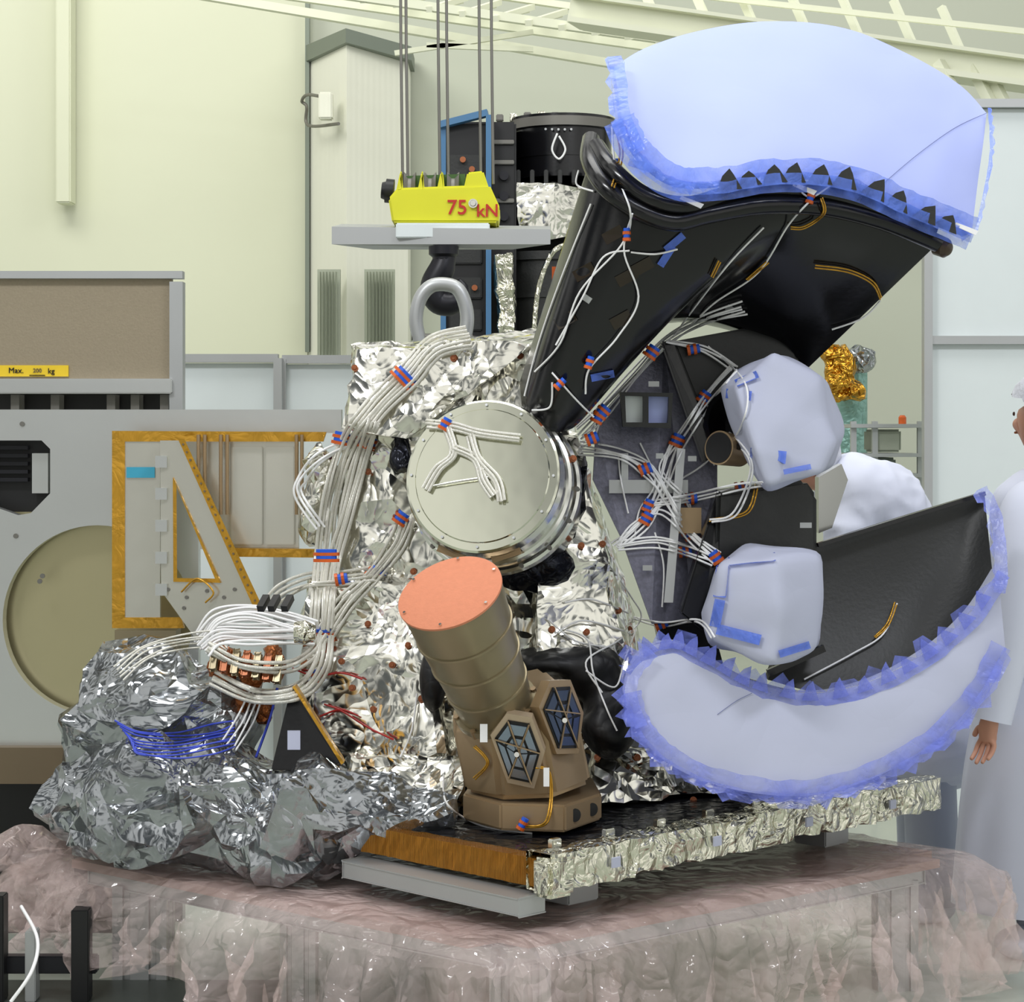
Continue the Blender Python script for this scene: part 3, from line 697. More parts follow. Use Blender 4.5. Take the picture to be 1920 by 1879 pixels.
bmesh.ops.bevel(bm,geom=bm.edges[:],offset=.006,segments=2,affect='EDGES');vv,ff=bmdata(bm);bm.free()
mk('tracker_foot',vv,ff,M['bronze2'],st,solid=True)
def onface(P0,P1,P3,uv,lift):
    e1=P1-P0;e2=P3-P0;nn=e1.cross(e2).normalized()
    if nn.y>0:nn=-nn
    return P0+e1*uv[0]+e2*uv[1]+nn*lift
def fpoly(name,Fc,uvs,lift,th,mat,par):
    a=[onface(*Fc,u,lift) for u in uvs];b=[onface(*Fc,u,lift-th) for u in uvs];n=len(a)
    return mk(name,a+b,[tuple(range(n)),tuple(range(n,2*n))]+[(i,(i+1)%n,n+(i+1)%n,n+i) for i in range(n)],mat,par)
M['paleframe']=pmat('pale_bronze_frame',(196,176,150),.35,.4,None,.05)
Fl=(Hb[1],Hb[2],Hm[1]);Fr=(Hb[2],Hb[3],Hm[2])
L_=lambda p,q,t:(p[0]+(q[0]-p[0])*t,p[1]+(q[1]-p[1])*t)
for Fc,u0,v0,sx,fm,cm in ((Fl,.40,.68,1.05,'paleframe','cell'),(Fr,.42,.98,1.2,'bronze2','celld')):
    hx=[(u0-.36*sx,v0+.22),(u0-.1*sx,v0+.46),(u0+.26*sx,v0+.40),(u0+.40*sx,v0+.0),(u0+.2*sx,v0-.42),(u0-.18*sx,v0-.34)]
    fpoly('hexagonal_window_frame',Fc,[((u-u0)*1.2+u0,(v-v0)*1.2+v0) for u,v in hx],.009,.03,M[fm],st)
    fpoly('dark_window_recess',Fc,hx,.012,.008,M['blk'],st)
    c0=(u0,v0)
    for k in range(6):
        a=hx[k];b=hx[(k+1)%6]
        for (ra,rb) in ((.12,.50),(.56,.92)):
            q4=[L_(c0,a,ra),L_(c0,a,rb),L_(c0,b,rb),L_(c0,b,ra)];cc=(sum(q[0] for q in q4)/4,sum(q[1] for q in q4)/4)
            fpoly('window_segment',Fc,[L_(cc,q,.86) for q in q4],.015,.003,M[cm],st)
    for k in range(3):
        a=hx[k];b=hx[k+3];beam('window_rib',onface(*Fc,a,.018),onface(*Fc,b,.018),.0035,.0035,M['bronze2'],st)
    p=onface(*Fc,c0,.018);lathe('rib_hub',p,(0,-1,.1),[(0,.007),(.006,.007),(.006,.004)],M['alu'],st,seg=12)
for u_ in (.25,.72):
    q=bp[2].lerp(bp[3],u_);lathe('foot_hole',Vector((q.x,q.y,.63)),(.55,-.83,0),[(-.01,.018),(.004,.018),(.004,.012)],M['blk'],st,seg=18)
M['cfrp3']=pmat('matt_black_shroud',(14,14,18),.5,0,('crumple',5,.4,.03),.2)
vs,fs=blob([(W(1030,1235,6.3),(.10,.12,.05)),(W(1110,1260,6.28),(.09,.1,.08)),(W(1140,1350,6.25),(.07,.12,.11))],.016,.03,5,4)
mk('black_cable_shroud',vs,fs,M['cfrp3'],S,smooth=.8,solid=True)
vs,fs=blob([(W(812,1270,6.2),(.04,.1,.11))],.018,.006,6,4);mk('black_cable_shroud',vs,fs,M['cfrp3'],S,smooth=True,solid=True)
# ================================================================ STRUCTURE PANEL
slab('grey_support_panel',[(1245,640,6.42),(1118,790,6.35),(1112,900,6.33),(1165,1010,6.3),(1222,1170,6.25),(1300,1165,6.3),(1345,930,6.35),(1345,700,6.42)],.04,M['greycf'],S,solid=True)
slab('black_frame_arm',[(1238,640,6.3),(1262,640,6.3),(1345,850,6.25),(1318,870,6.25)],.08,M['cfrp'],S,bev=.006,solid=True)
slab('black_frame_arm',[(1345,920,6.2),(1375,930,6.2),(1320,1185,6.1),(1275,1150,6.1)],.1,M['cfrp'],S,bev=.006,solid=True)
slab('black_frame_arm',[(1262,640,6.36),(1480,600,6.4),(1500,700,6.4),(1420,860,6.35),(1345,850,6.35)],.1,M['cfrp2'],S,bev=.006,solid=True)
slab('black_mounting_box',[(1345,925,6.15),(1510,900,6.25),(1532,930,6.25),(1532,1080,6.25),(1340,1080,6.15)],.3,M['cfrp2'],S,bev=.012,solid=True)
slab('lower_support_leg',[(1225,1150,6.3),(1330,1150,6.3),(1420,1480,6.45),(1300,1480,6.4)],.15,M['cfrp'],S,solid=True)
ow=empty('optical_window',W(1212,800,6.3),'black framed optical window with two mirror panes',None,S)
plate('window_frame',[(1163,735),(1262,737),(1258,803),(1168,800)],[[(1172,742),(1206,743),(1206,792),(1174,792)],[(1216,743),(1254,744),(1252,793),(1216,793)]],6.24,.05,M['cfrp2'],ow)
pbox('mirror_pane',1170,740,1208,796,6.27,.01,M['part'],ow)
pbox('mirror_pane',1214,740,1256,796,6.27,.01,M['paper1'],ow)
pbox('pale_bracket_strip',1142,900,1290,925,6.3,.01,M['alumatt'],S,solid=True)
pbox('pale_bracket_strip',1165,850,1178,910,6.31,.01,M['alumatt'],S,solid=True)
slab('pale_bracket_strip',[(1270,840,6.29),(1285,842,6.29),(1262,1130,6.22),(1245,1130,6.22)],.012,M['alumatt'],S,solid=True)
pbox('orange_patch',1268,952,1315,1000,6.28,.008,M['bronze2'],S)
pbox('orange_patch',1035,500,1060,545,6.2,.008,M['orange'],S)
for i,(x,y,w) in enumerate(((1216,715,20),(1290,855,16),(1230,850,14),(1205,1060,18),(1500,980,22))):
    pbox('small_label',x,y,x+w,y+10,6.12 if x>1450 else 6.26,.004,M['alumatt'],S)
# ================================================================ UPPER REFLECTOR
ur=empty('upper_reflector',W(1400,600,6.1),'black carbon reflector with lilac paper cover and blue tape',None,S)
DA=[(1112,280,5.95),(1140,325,5.88),(1210,360,5.86),(1310,380,5.9),(1430,382,5.96),(1560,385,6.02),(1680,412,6.07),(1760,455,6.12)]
DB=[(975,715,6.22),(982,772,6.12),(1012,802,6.08),(1062,808,6.1),(1112,765,6.14),(1245,602,6.26),(1445,630,6.36),(1510,695,6.42)]
loft('reflector_body',DA,DB,60,26,.05,.28,M['cfrp'],ur,solid=True)
tube('reflector_rim',[W(x,y,d-.01) for x,y,d in ((1108,262,6.1),(1106,300,5.95),(1135,350,5.84),(1190,392,5.82),(1260,416,5.84),(1330,402,5.86),(1430,385,5.9),(1540,388,5.96),(1640,410,6.0),(1720,440,6.05),(1770,462,6.1))],.026,M['cfrp'],ur,n=60,seg=14,solid=True)
tube('reflector_rim',[W(x,y,d-.01) for x,y,d in ((1118,275,6.0),(1150,320,5.86),(1210,368,5.82),(1290,385,5.84),(1400,358,5.9),(1540,360,5.96),(1660,392,6.0),(1750,432,6.05))],.026,M['cfrp'],ur,n=60,seg=12)
lathe('rim_end_knob',W(1768,464,6.08),(.6,-.6,-.3),[(-.03,.018),(-.02,.028),(.01,.028),(.022,.018),(.026,.005)],M['brownblk'],ur,seg=20)
lathe('rim_end_knob',W(1115,295,6.0),(-.3,-.4,.8),[(-.03,.02),(-.02,.03),(.02,.03),(.03,.015)],M['brownblk'],ur,seg=20)
UA=[(1152,125,5.98),(1210,90,6.1),(1310,58,6.2),(1440,40,6.25),(1580,52,6.28),(1700,100,6.3),(1800,160,6.3),(1850,212,6.25)]
UB=[(1165,225,5.80),(1195,285,5.76),(1262,338,5.76),(1350,342,5.78),(1460,326,5.84),(1590,338,5.9),(1715,392,5.96),(1822,436,6.04)]
loft('paper_cover',UA,UB,60,24,.03,.12,M['paper1'],ur,wr=.008,wrs=5,solid=True)
tape('cover_tape',UB,-28,4,M['tape'],ur,tooth=18,n=110,tw=5,side=1,push=.03)
tape('cover_tape',UB,-4,36,M['tape'],ur,tooth=0,n=80,side=1,push=.02)
tape('cover_tape',[(1150,110,5.98),(1158,160,5.9),(1165,225,5.8),(1195,290,5.76)],-18,12,M['tape'],ur,tooth=10,n=24,side=1,push=.04)
tape('cover_tape',[(1850,205,6.25),(1853,300,6.15),(1826,436,6.04)],-3,3,M['tape'],ur,tooth=4,n=30,side=-1,push=.03)
def spikes(name,path,side,ln,mat,par,n=14,u0=0,u1=1,push=.045,w=18,flat=.002):
    P=cat(path,200)
    for i in range(n):
        vs=[];k=int((u0+(u1-u0)*(i+.5+U(-.12,.12))/n)*199);p=P[k];t=P[min(199,k+1)]-P[max(0,k-1)];l=math.hypot(t.x,t.y) or 1;t=Vector((t.x/l,t.y/l,0));nn=Vector((-t.y,t.x,0))*side
        L_=ln*U(.7,1.2);lean=U(-6,8)
        for q in (p-t*w-nn*10,p+t*w-nn*10,p+nn*L_*.6+t*(w*.45+lean*.5),p+nn*L_+t*(3+lean),p+nn*L_*.6-t*(w*.45-lean*.5)):
            a=W(q.x,q.y,p.z);a.y-=push;vs.append(a)
        for q in list(vs):vs.append(q+Vector((0,flat,0)))
        mk(name,vs,[(0,1,2,3,4),(5,6,7,8,9)]+[(j,(j+1)%5,5+(j+1)%5,5+j) for j in range(5)],mat,par)
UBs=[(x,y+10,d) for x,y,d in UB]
spikes('shadow_tooth',UBs,-1,26,M['cfrp2'],ur,n=10,u0=.42,u1=.95,w=24,push=.045)  # black teeth laid over the paper edge as modelled triangular shadows
tape('cover_tape',UB,2,24,M['tape'],ur,tooth=0,n=80,side=1,push=.052)
for (x,y,a) in ((1300,375,.5),(1512,350,.6),(1815,425,.6)):
    e=5.76+(x-1300)*.0004;slab('white_strap_end',[(x-22,y-8,e),(x+20,y+8,e),(x+14,y+16,e),(x-26,y-2,e)],.004,M['white'],ur)
buildbv()
def patch(x,y,w,h,mat,par,name='kapton_patch',ang=0,off=.004):
    c_,s_=math.cos(ang),math.sin(ang);vs=[]
    for (a,b) in ((-w,-h),(w,-h),(w,h),(-w,h)):
        px=x+a*c_-b*s_;py=y+a*s_+b*c_;dd=hit(px,py) or hit(x,y) or 6.2;vs.append(W(px,py,dd-off))
    vs+=[v+Vector((0,.003,0)) for v in vs];return mk(name,vs,BX,mat,par)
M['darkkap']=pmat('dark_kapton',(40,30,16),.25)
for (x,y) in ((1095,510),(1175,520),(1165,600),(1150,440),(1060,600),(1205,500)):
    patch(x,y,20,11,M['darkkap'],ur,ang=-.5)
for (x,y) in ((1100,560),(1370,580),(1330,595)): patch(x,y,9,6,M['alumatt'],ur,'small_tag',ang=.6)
for (x,y,a) in ((1250,480,-1),(1130,705,-.2),(1200,310,.3),(1265,455,-.7)): patch(x,y,22,7,M['tape'],ur,'tape_strip',ang=a,off=.008)
tube('pencil_line',drape([(1655,345),(1720,290),(1790,240),(1850,212)],.003),.0008,M['pencil'],ur,n=0,seg=4)
# ================================================================ PAPER-COVERED HORNS
def paperbox(name,back,front,mat,par,seed=0):
    vs=[W(*p) for p in back]+[W(*p) for p in front]
    bm=bmesh.new();V=[bm.verts.new(v) for v in vs]
    r=bmesh.ops.convex_hull(bm,input=V)
    bmesh.ops.delete(bm,geom=[v for v in bm.verts if not v.link_faces],context='VERTS')
    bmesh.ops.subdivide_edges(bm,edges=bm.edges[:],cuts=10,use_grid_fill=True)
    for _ in range(3): bmesh.ops.smooth_vert(bm,verts=bm.verts[:],factor=.5,use_axis_x=True,use_axis_y=True,use_axis_z=True)
    for v in bm.verts:v.co+=noise.noise_vector(v.co*7+Vector((seed,0,0)))*.014
    a,b=bmdata(bm);bm.free();return mk(name,a,b,mat,par,smooth=.9,solid=True)
h1=empty('horn_cover',W(1470,920,6),'lilac paper hood taped over upper feed horn',None,S)
paperbox('paper_hood',[(1350,735,6.2),(1385,692,6.22),(1480,668,6.3),(1560,720,6.3),(1583,800,6.3),(1560,872,6.25),(1440,920,6.15),(1395,860,6.15)],
  [(1372,725,5.98),(1450,655,6.0),(1540,705,6.0),(1572,830,5.98),(1545,885,5.95),(1440,921,5.92),(1425,840,5.9)],M['paper2'],h1,1)
h2=empty('horn_cover',W(1430,1255,5.9),'lilac paper box cover taped over lower feed horn',None,S)
paperbox('paper_hood',[(1345,1060,6.15),(1400,1020,6.15),(1541,1032,6.2),(1537,1215,6.15),(1330,1215,6.1),(1312,1150,6.1)],
  [(1350,1060,5.92),(1462,1042,5.85),(1541,1040,6.0),(1536,1215,5.95),(1455,1253,5.82),(1335,1205,5.9),(1325,1130,5.95)],M['paper2'],h2,2)
buildbv()
for (x,y,w,hh,a) in ((1385,740,24,9,.1),(1440,855,34,12,.1),(1495,880,26,5,-.2),(1400,710,22,7,-.4)):patch(x,y,w,hh,M['tape'],h1,'tape_strip',a,.012)
for (x,y,w,hh,a) in ((1352,1090,12,30,.1),(1385,1190,42,10,.25),(1410,1048,44,8,-.1),(1345,1150,10,26,.2),(1490,1218,30,7,-.3)):patch(x,y,w,hh,M['tape'],h2,'tape_strip',a,.012)
lathe('horn_ring',W(1375,790,6.2),(-.6,-.7,.1),[(-.1,.085),(.0,.09),(.02,.09),(.02,.075),(-.06,.07)],M['cfrp'],h1)
lathe('horn_gold_ring',W(1350,840,6.18),(-.6,-.7,.1),[(-.1,.045),(.0,.05),(.006,.05),(.006,.046)],M['bronze2'],h1)
lathe('horn_mouth',W(1350,840,6.18),(-.6,-.7,.1),[(.0,.045),(.008,.045),(.008,.02)],M['blk'],h1)
slab('metal_side_bracket',[(1535,895,6.5),(1578,870,6.5),(1590,900,6.5),(1560,990,6.5),(1535,1000,6.5)],.08,M['alu'],S,solid=True)
# ================================================================ LOWER REFLECTOR
lr=empty('lower_reflector',W(1520,1490,6),'black reflector panel with crescent paper cover and violet tape',None,S)
loft('reflector_panel',[(1533,1022,6.3),(1640,988,6.32),(1740,957,6.34),(1846,925,6.36)],[(1440,1275,6.12),(1570,1300,6.12),(1720,1245,6.16),(1862,1085,6.2)],30,14,-.04,.08,M['cfrp2'],lr,solid=True)
beam('panel_ridge',W(1533,1022,6.26),W(1846,925,6.33),.02,.012,M['cfrp'],lr)
beam('panel_ridge',W(1545,1215,6.1),W(1440,1262,6.08),.02,.02,M['cfrp'],lr)
CA=[(1178,1262,5.98),(1205,1222,5.98),(1265,1205,5.98),(1330,1235,5.98),(1410,1278,5.98),(1520,1302,6.0),(1630,1280,6.03),(1730,1228,6.07),(1815,1155,6.1),(1872,1070,6.13)]
CB=[(1170,1300,5.92),(1190,1365,5.88),(1240,1422,5.86),(1320,1465,5.86),(1420,1488,5.86),(1530,1490,5.9),(1640,1458,5.95),(1750,1395,6.0),(1830,1315,6.05),(1885,1215,6.1)]
loft('paper_cover',CA,CB,70,18,.01,.09,M['paper2'],lr,wr=.008,wrs=6,solid=True)
tape('cover_tape',CA,24,-4,M['tape2'],lr,tooth=-26,n=90,tw=5,side=1,push=.02)
tape('cover_tape',CB,-34,0,M['tape2'],lr,tooth=22,n=96,tw=5,side=1,push=.02)
tape('cover_tape',CB,-8,6,M['tape2'],lr,tooth=10,n=80,tw=4,side=1,push=.028)
tape('cover_tape',[(1215,1212,5.95),(1180,1250,5.93),(1168,1300,5.9),(1190,1365,5.87)],-26,0,M['tape2'],lr,tooth=18,n=30,tw=5,side=1,push=.03)
tape('cover_tape',[(1836,915,6.3),(1862,970,6.25),(1872,1070,6.15),(1868,1110,6.12)],-14,10,M['tape2'],lr,tooth=8,n=30,side=1,push=.03)
spikes('tape_tab',CA,-1,26,M['tape2'],lr,n=18,u0=.12,u1=.95,push=.026,w=16,flat=.0006)
buildbv()
tube('pencil_line',drape([(1345,1340),(1380,1315),(1410,1300)],.003),.0008,M['pencil'],lr,n=0,seg=4)
slab('black_triangular_bracket',[(545,1290,6.15),(640,1430,6.1),(600,1445,6.1),(508,1445,6.1)],.08,M['cfrp'],S,bev=.004,solid=True)
slab('bracket_edge_strip',[(548,1288,6.14),(553,1286,6.14),(645,1430,6.09),(640,1434,6.09)],.05,M['kapton'],S)
M['kap2']=pmat('crumpled_amber_film',(160,92,44),.25,.6,('crumple',18,.6,.03),.6,25)
for k,(x,y,rx,rz_) in enumerate(((420,1240,.035,.05),(470,1262,.03,.06),(512,1240,.03,.05),(452,1335,.03,.07),(495,1330,.022,.05))):
    vs,fs=blob([(W(x,y,6.3),(rx,.05,rz_))],.009,.04,14,3+k,dec=.3);mk('amber_film_wrap',vs,fs,M['kap2'],S,solid=True)
for k in range(7):
    x=405+k*20;beam('copper_connector',W(x,1215+k*3,6.24),W(x-6,1255+k*4,6.2),.014,.018,M['copper'] if k%2 else M['bronze'],S,bev=.003)
# ================================================================ BAG
vs,fs=blob([(W(300,1310,6.42),(.23,.2,.15)),(W(225,1380,6.45),(.19,.2,.17)),(W(400,1350,6.4),(.13,.18,.12)),(W(170,1490,6.42),(.17,.17,.12)),(W(125,1510,6.4),(.11,.12,.08)),
  (W(330,1520,6.18),(.28,.22,.19)),(W(250,1570,6.25),(.17,.2,.12)),(W(470,1525,6.08),(.25,.22,.15)),(W(600,1515,5.98),(.2,.2,.12)),(W(700,1520,5.92),(.15,.15,.085)),(W(775,1525,5.85),(.09,.09,.045)),(W(540,1585,6.0),(.16,.12,.09))],.0115,.12,3.9,2,.412,.35,.05)
mk('protective_bag',vs,fs,M['bag'],None,smooth=.42,solid=True,label='crumpled silver antistatic bag wrapped around cable ends',cat='protective bag')
buildbv()
patch(551,1388,12,18,M['paper2'],S,'pale_sticker')
for i in range(9):
    y=1356+i*6
    tube('blue_cable',drape([(215+i*5,y-5),(260,y+12+U(-5,5)),(330,y+18),(400,y+8+U(-8,8)),(440,y-4)],.010+.003*i),.0026,M['bluecab'],S,n=0)
tube('blue_cable',drape([(520,1290),(505,1350),(480,1420)],.03),.004,M['bluecab'],S,n=0)
sb=beam('support_bar',Vector((-.43,5.86,.470)),Vector((.05,5.38,.470)),.09,.045,M['alumatt'],None,bev=.003,label='plain grey aluminium bar under the platform edge',cat='support bar')
for i,(x,y) in enumerate(((.15,5.75),(.95,6.55),(-.5,6.3),(.2,7.3))):
    box('support_block',(x,y,.454),(.12,.12,.098),M['alumatt'],None,rz=.785,bev=.004,label='grey aluminium support block under the platform',cat='support block',group='support blocks under the platform')
# ================================================================ CABLES
cablerun('braided_harness',[(880,632),(815,650),(765,705),(705,765),(660,830),(628,930),(612,1050),(603,1185)],7,7,.0056,M['braid'],S,jit=2)
cablerun('braided_harness',[(700,790),(680,860),(652,960),(625,1060),(612,1180)],4,7,.0056,M['braid'],S,off=.02)
cablerun('braided_harness',[(765,965),(745,1020),(700,1080),(650,1130),(608,1190)],5,7,.005,M['braid'],S)
cablerun('braided_harness',[(700,1075),(640,1085),(580,1090),(530,1110),(500,1140)],4,8,.005,M['braid'],S)
cablerun('braided_harness',[(610,1190),(600,1250),(560,1295),(480,1305),(400,1270)],5,7,.006,M['braid'],S,off=.05)
cablerun('braided_harness',[(610,1190),(580,1230),(530,1250),(450,1245),(390,1215)],3,8,.006,M['braid'],S,off=.05)
cablerun('white_cable_fan',[(590,1178),(540,1165),(470,1150),(410,1160),(380,1195)],7,5,.0042,M['white'],S,off=.06)
cablerun('white_cable_fan',[(590,1188),(540,1190),(470,1190),(410,1192),(378,1215)],9,4.5,.0042,M['white'],S,off=.07)
cablerun('thin_wire',[(222,1262),(270,1225),(330,1205),(400,1200),(430,1215)],5,7,.003,M['braid'],S,off=.03)
cablerun('thin_wire',[(480,1300),(460,1350),(430,1400)],4,10,.003,M['white'],S,off=.03)
cablerun('side_cable',[(655,830),(600,860),(565,900),(560,930),(600,990)],3,7,.004,M['white'],S,off=.02)
for P in ([(800,795),(850,800),(900,812),(975,822)],[(838,800),(850,850),(820,880),(798,918)],[(880,815),(895,860),(930,900),(940,940)],[(850,840),(890,860),(905,900),(925,930)]):
    cablerun('drum_cable',P,3,6,.0048,M['braid'],S,jit=1)
cablerun('drum_cable',[(800,915),(860,905),(925,895)],1,8,.003,M['alu'],S)
for P,n_ in (([(1395,578),(1320,600),(1250,640),(1190,705),(1130,770),(1085,812)],5),([(1375,690),(1330,740),(1290,800),(1262,850),(1238,920),(1205,980),(1155,1025)],5),
    ([(1085,840),(1160,852),(1215,880),(1250,930),(1292,1000),(1345,1048)],5),([(1430,908),(1380,915),(1300,935),(1215,942)],3),([(1155,1022),(1230,1018),(1290,1032),(1340,1052)],4),
    ([(1250,640),(1320,655),(1378,690)],3),([(1205,980),(1250,940),(1300,935)],2),([(1320,780),(1380,830),(1410,880),(1380,960),(1330,980)],2),([(1190,1160),(1240,1170),(1310,1165),(1335,1195)],2),
    ([(1130,770),(1110,820),(1085,840)],2),([(1270,830),(1240,880),(1290,940),(1300,1000)],2),([(1160,1025),(1190,985),(1240,960),(1290,1000)],2),([(1320,745),(1350,800),(1330,860),(1280,900)],1)):
    cablerun('white_cable',P,n_,5,.0032,M['white'],S,off=.015,jit=4)
thin=[[(1150,235),(1155,320),(1185,400),(1165,460),(1090,545),(1050,640),(1005,700)],[(1185,400),(1172,470),(1195,560),(1160,630),(1108,690),(1100,740)],
 [(1520,372),(1480,425),(1425,510),(1340,565),(1290,615)],[(1430,425),(1370,490),(1310,570),(1262,630)],[(1180,472),(1230,475),(1270,470)],[(1108,380),(1060,500),(1030,590),(1000,665),(985,745)],
 [(1035,700),(1080,750),(1112,780)],[(1495,350),(1520,372),(1560,345)],[(1180,470),(1130,480),(1090,560),(1045,650)],[(1680,1130),(1655,1190),(1600,1225),(1505,1272)],[(1650,565),(1615,595),(1560,620)],
 [(1130,1050),(1180,1120),(1200,1160),(1160,1200),(1100,1240),(1130,1300)],[(1060,1180),(1100,1200),(1110,1260),(1140,1330),(1155,1370)],[(1225,1000),(1245,1060),(1240,1140)],[(1160,850),(1165,900),(1180,960)],
 [(830,1450),(840,1510),(900,1545),(1000,1560)],[(780,1300),(770,1370),(750,1420)],[(1085,320),(1080,345),(1110,360)],[(1000,770),(1030,760),(1035,720)],[(1060,1130),(1110,1125),(1180,1150)],[(1040,1190),(1090,1165),(1170,1185)],
 [(1100,1260),(1150,1290),(1170,1240),(1190,1180)],[(1030,1160),(1080,1200),(1150,1215)],[(1330,650),(1400,720),(1390,800),(1340,870)],[(1200,830),(1230,900),(1200,960),(1190,1010)]]
for i,P in enumerate(thin): cablerun('thin_white_cable',P,1,5,.0028,M['white'],S,off=.01)
for P in ([(1528,500),(1590,508),(1635,530),(1652,560)],[(1540,372),(1545,400),(1510,425),(1482,428)],[(1155,240),(1165,290),(1150,350)],[(1680,1130),(1665,1170),(1640,1195)],[(1420,905),(1400,960),(1330,975)],[(985,1440),(1030,1450),(1025,1540),(975,1550)],[(890,1400),(915,1430),(890,1460)],[(1400,525),(1440,490)],[(1335,520),(1350,490)]):
    cablerun('kapton_wrapped_wire',P,2,4,.0026,M['kapton'],S,off=.012,jit=1)
for P in ([(545,1255),(590,1268),(640,1262),(680,1272)],[(605,1322),(640,1335),(690,1365),(740,1385)],[(600,1345),(640,1330),(670,1340)]):
    cablerun('red_wire',P,1,4,.003,M['red'],S)
def tie(x,y,ang,w=22,par=S):
    dd=(hit(x,y) or 6.2)-.022
    c_=W(x,y,dd);u=Vector((math.cos(ang),0,-math.sin(ang)));v=Vector((math.sin(ang),0,math.cos(ang)))
    sc_=dd/F;vs=[];fs=[];mi=[];sg=12
    for i,o in enumerate((-9,-3,3,9)):
        k=len(vs);ww=w*(.88 if i%2==0 else .7)
        for e in (-2.9,2.9):
            for q in range(sg):
                t=2*math.pi*q/sg;vs.append(c_+u*ww*math.cos(t)*sc_+v*(o+e)*sc_+Vector((0,.012*math.sin(t),0)))
        for q in range(sg):fs.append((k+q,k+(q+1)%sg,k+sg+(q+1)%sg,k+sg+q));mi.append(i%2)
        fs.append(tuple(range(k,k+sg)));mi.append(i%2);fs.append(tuple(range(k+sg,k+2*sg)));mi.append(i%2)
    mk('cable_tie',vs,fs,None,par,mats=[M['orange'],M['blue']],fmi=mi)
for (x,y,a,w) in ((757,708,.8,30),(640,822,.2,20),(682,828,.3,18),(612,1042,0,28),(705,1078,.7,22),(605,1192,0,26),(752,972,.6,16),(640,1086,1.4,14),(1130,772,.7,16),(1222,660,.6,16),(1300,655,1.4,12),
  (1320,745,.6,14),(1270,826,.4,16),(1210,880,1.2,14),(1215,948,.4,12),(1295,935,1.5,14),(1212,972,.5,14),(1290,1000,-.6,14),(1342,1045,-.6,14),(1285,1035,1.5,12),(1390,915,1.4,14),(1155,310,0,8),(1175,440,0,9),(1105,680,.3,9),
  (1110,822,1.2,14),(1520,370,.3,9),(1050,720,.8,9),(835,795,.5,12),(1122,782,.5,14),(1240,1172,1.2,10),(980,1545,.5,10),(590,1268,0,10)): tie(x,y,a,w)
for (x,y) in ((850,672),(975,668),(690,885),(1090,1023),(1130,1020),(1035,1180),(1180,1180),(1100,1185),(735,1247),(775,1072),(690,1170),(1075,860),(665,690),(640,1240),(700,1330),(765,1210),(1160,1145),(1120,1420),(1300,1500),(1195,1420),(660,1290),(790,1310)):
    dd=(hit(x,y) or 6.3)-.004;lathe('fastener_washer',W(x,y,dd),(0,-1,.1),[(0,.010),(.004,.010),(.004,.006),(.008,.005)],M['copper'],S,seg=14)
pbox('white_sticker',900,1358,914,1392,5.66,.004,M['white'],st)
pbox('white_sticker',1019,1440,1030,1475,5.66,.004,M['white'],st)
lathe('cable_clamp',W(572,1186,6.1),(1,0,0),[(-.03,.03),(0,.035),(.03,.02)],M['foil2'],S,seg=18)
for x in (500,520,545): beam('black_connector',W(x,1120,6.25),W(x-12,1142,6.2),.02,.02,M['blk'],S)
# ================================================================ PEOPLE
V3=Vector
def ell(name,c,r,mat,par,sub=3):
    bm=bmesh.new();bmesh.ops.create_icosphere(bm,subdivisions=sub,radius=1,matrix=Matrix.Translation(c)@Matrix.Diagonal(Vector((r[0],r[1],r[2],1))));a,b=bmdata(bm);bm.free()
    a=[V3((v.x,v.y,max(v.z,.002))) for v in a];return mk(name,a,b,mat,par,smooth=True)
def person_head(p,hc,fd):
    fd=Vector(fd).normalized();sd=fd.cross(Vector((0,0,1))).normalized()
    for s in (-1,1):
        lathe('eye',hc+fd*.084+sd*s*.032,fd,[(0,.007),(.003,.006),(.004,.003)],M['eye'],p,seg=12)
        ell('ear',hc+sd*s*.082-fd*.005-Vector((0,0,.01)),(.016,.02,.032),M['skin'],p,2)
    a=hc+fd*.084-Vector((0,0,.06));tube('mouth',[a+sd*.024,a+fd*.005,a-sd*.024],.004,M['copper'],p,n=6)
    bm=bmesh.new();bmesh.ops.create_icosphere(bm,subdivisions=4,radius=1,matrix=Matrix.Translation(hc+Vector((0,0,.035))-fd*.015)@Matrix.Diagonal(Vector((.116,.116,.104,1))))
    a,b=bmdata(bm);bm.free()
    keep=[i for i,v in enumerate(a) if v.z>hc.z+.025+ .03*((v-hc).dot(fd)/.1) - (.06 if (v-hc).dot(fd)<0 else 0)]
    ks=set(keep);mp={k:i for i,k in enumerate(keep)}
    b=[[mp[i] for i in f] for f in b if all(i in ks for i in f)]
    a=[a[i]+noise.noise_vector(a[i]*25)*.006 for i in keep]
    mk('hair_net',a,b,M['net'],p,smooth=True,label='white disposable hair net')
def hand(J,E,w,dirv,side,key):
    dirv=Vector(dirv).normalized();side=Vector(side).normalized();nr=dirv.cross(side)
    J[key+'palm']=(w+dirv*.05,(.032,.015));E.append((key+'wr',key+'palm'))
    for i,(o,l) in enumerate(((-.028,.055),(-.010,.068),(.010,.064),(.027,.05))):
        a=w+dirv*.085+side*o;J[key+'f%da'%i]=(a,.009);J[key+'f%db'%i]=(a+dirv*l*.5+nr*.012,.008);J[key+'f%dc'%i]=(a+dirv*l*.9+nr*.035,.0065)
        E+=[(key+'palm',key+'f%da'%i),(key+'f%da'%i,key+'f%db'%i),(key+'f%db'%i,key+'f%dc'%i)]
    a=w+dirv*.03-side*.035;J[key+'ta']=(a,.011);J[key+'tb']=(a+dirv*.035-side*.012,.009);E+=[(key+'palm',key+'ta'),(key+'ta',key+'tb')]
DX=-.035
def X(x,y,z):return V3((x+DX,y,z))
p=empty('person',(1.78+DX,6.85,0),'person standing in long white coat and white hair net','person')
hc=X(1.728,6.80,1.725)
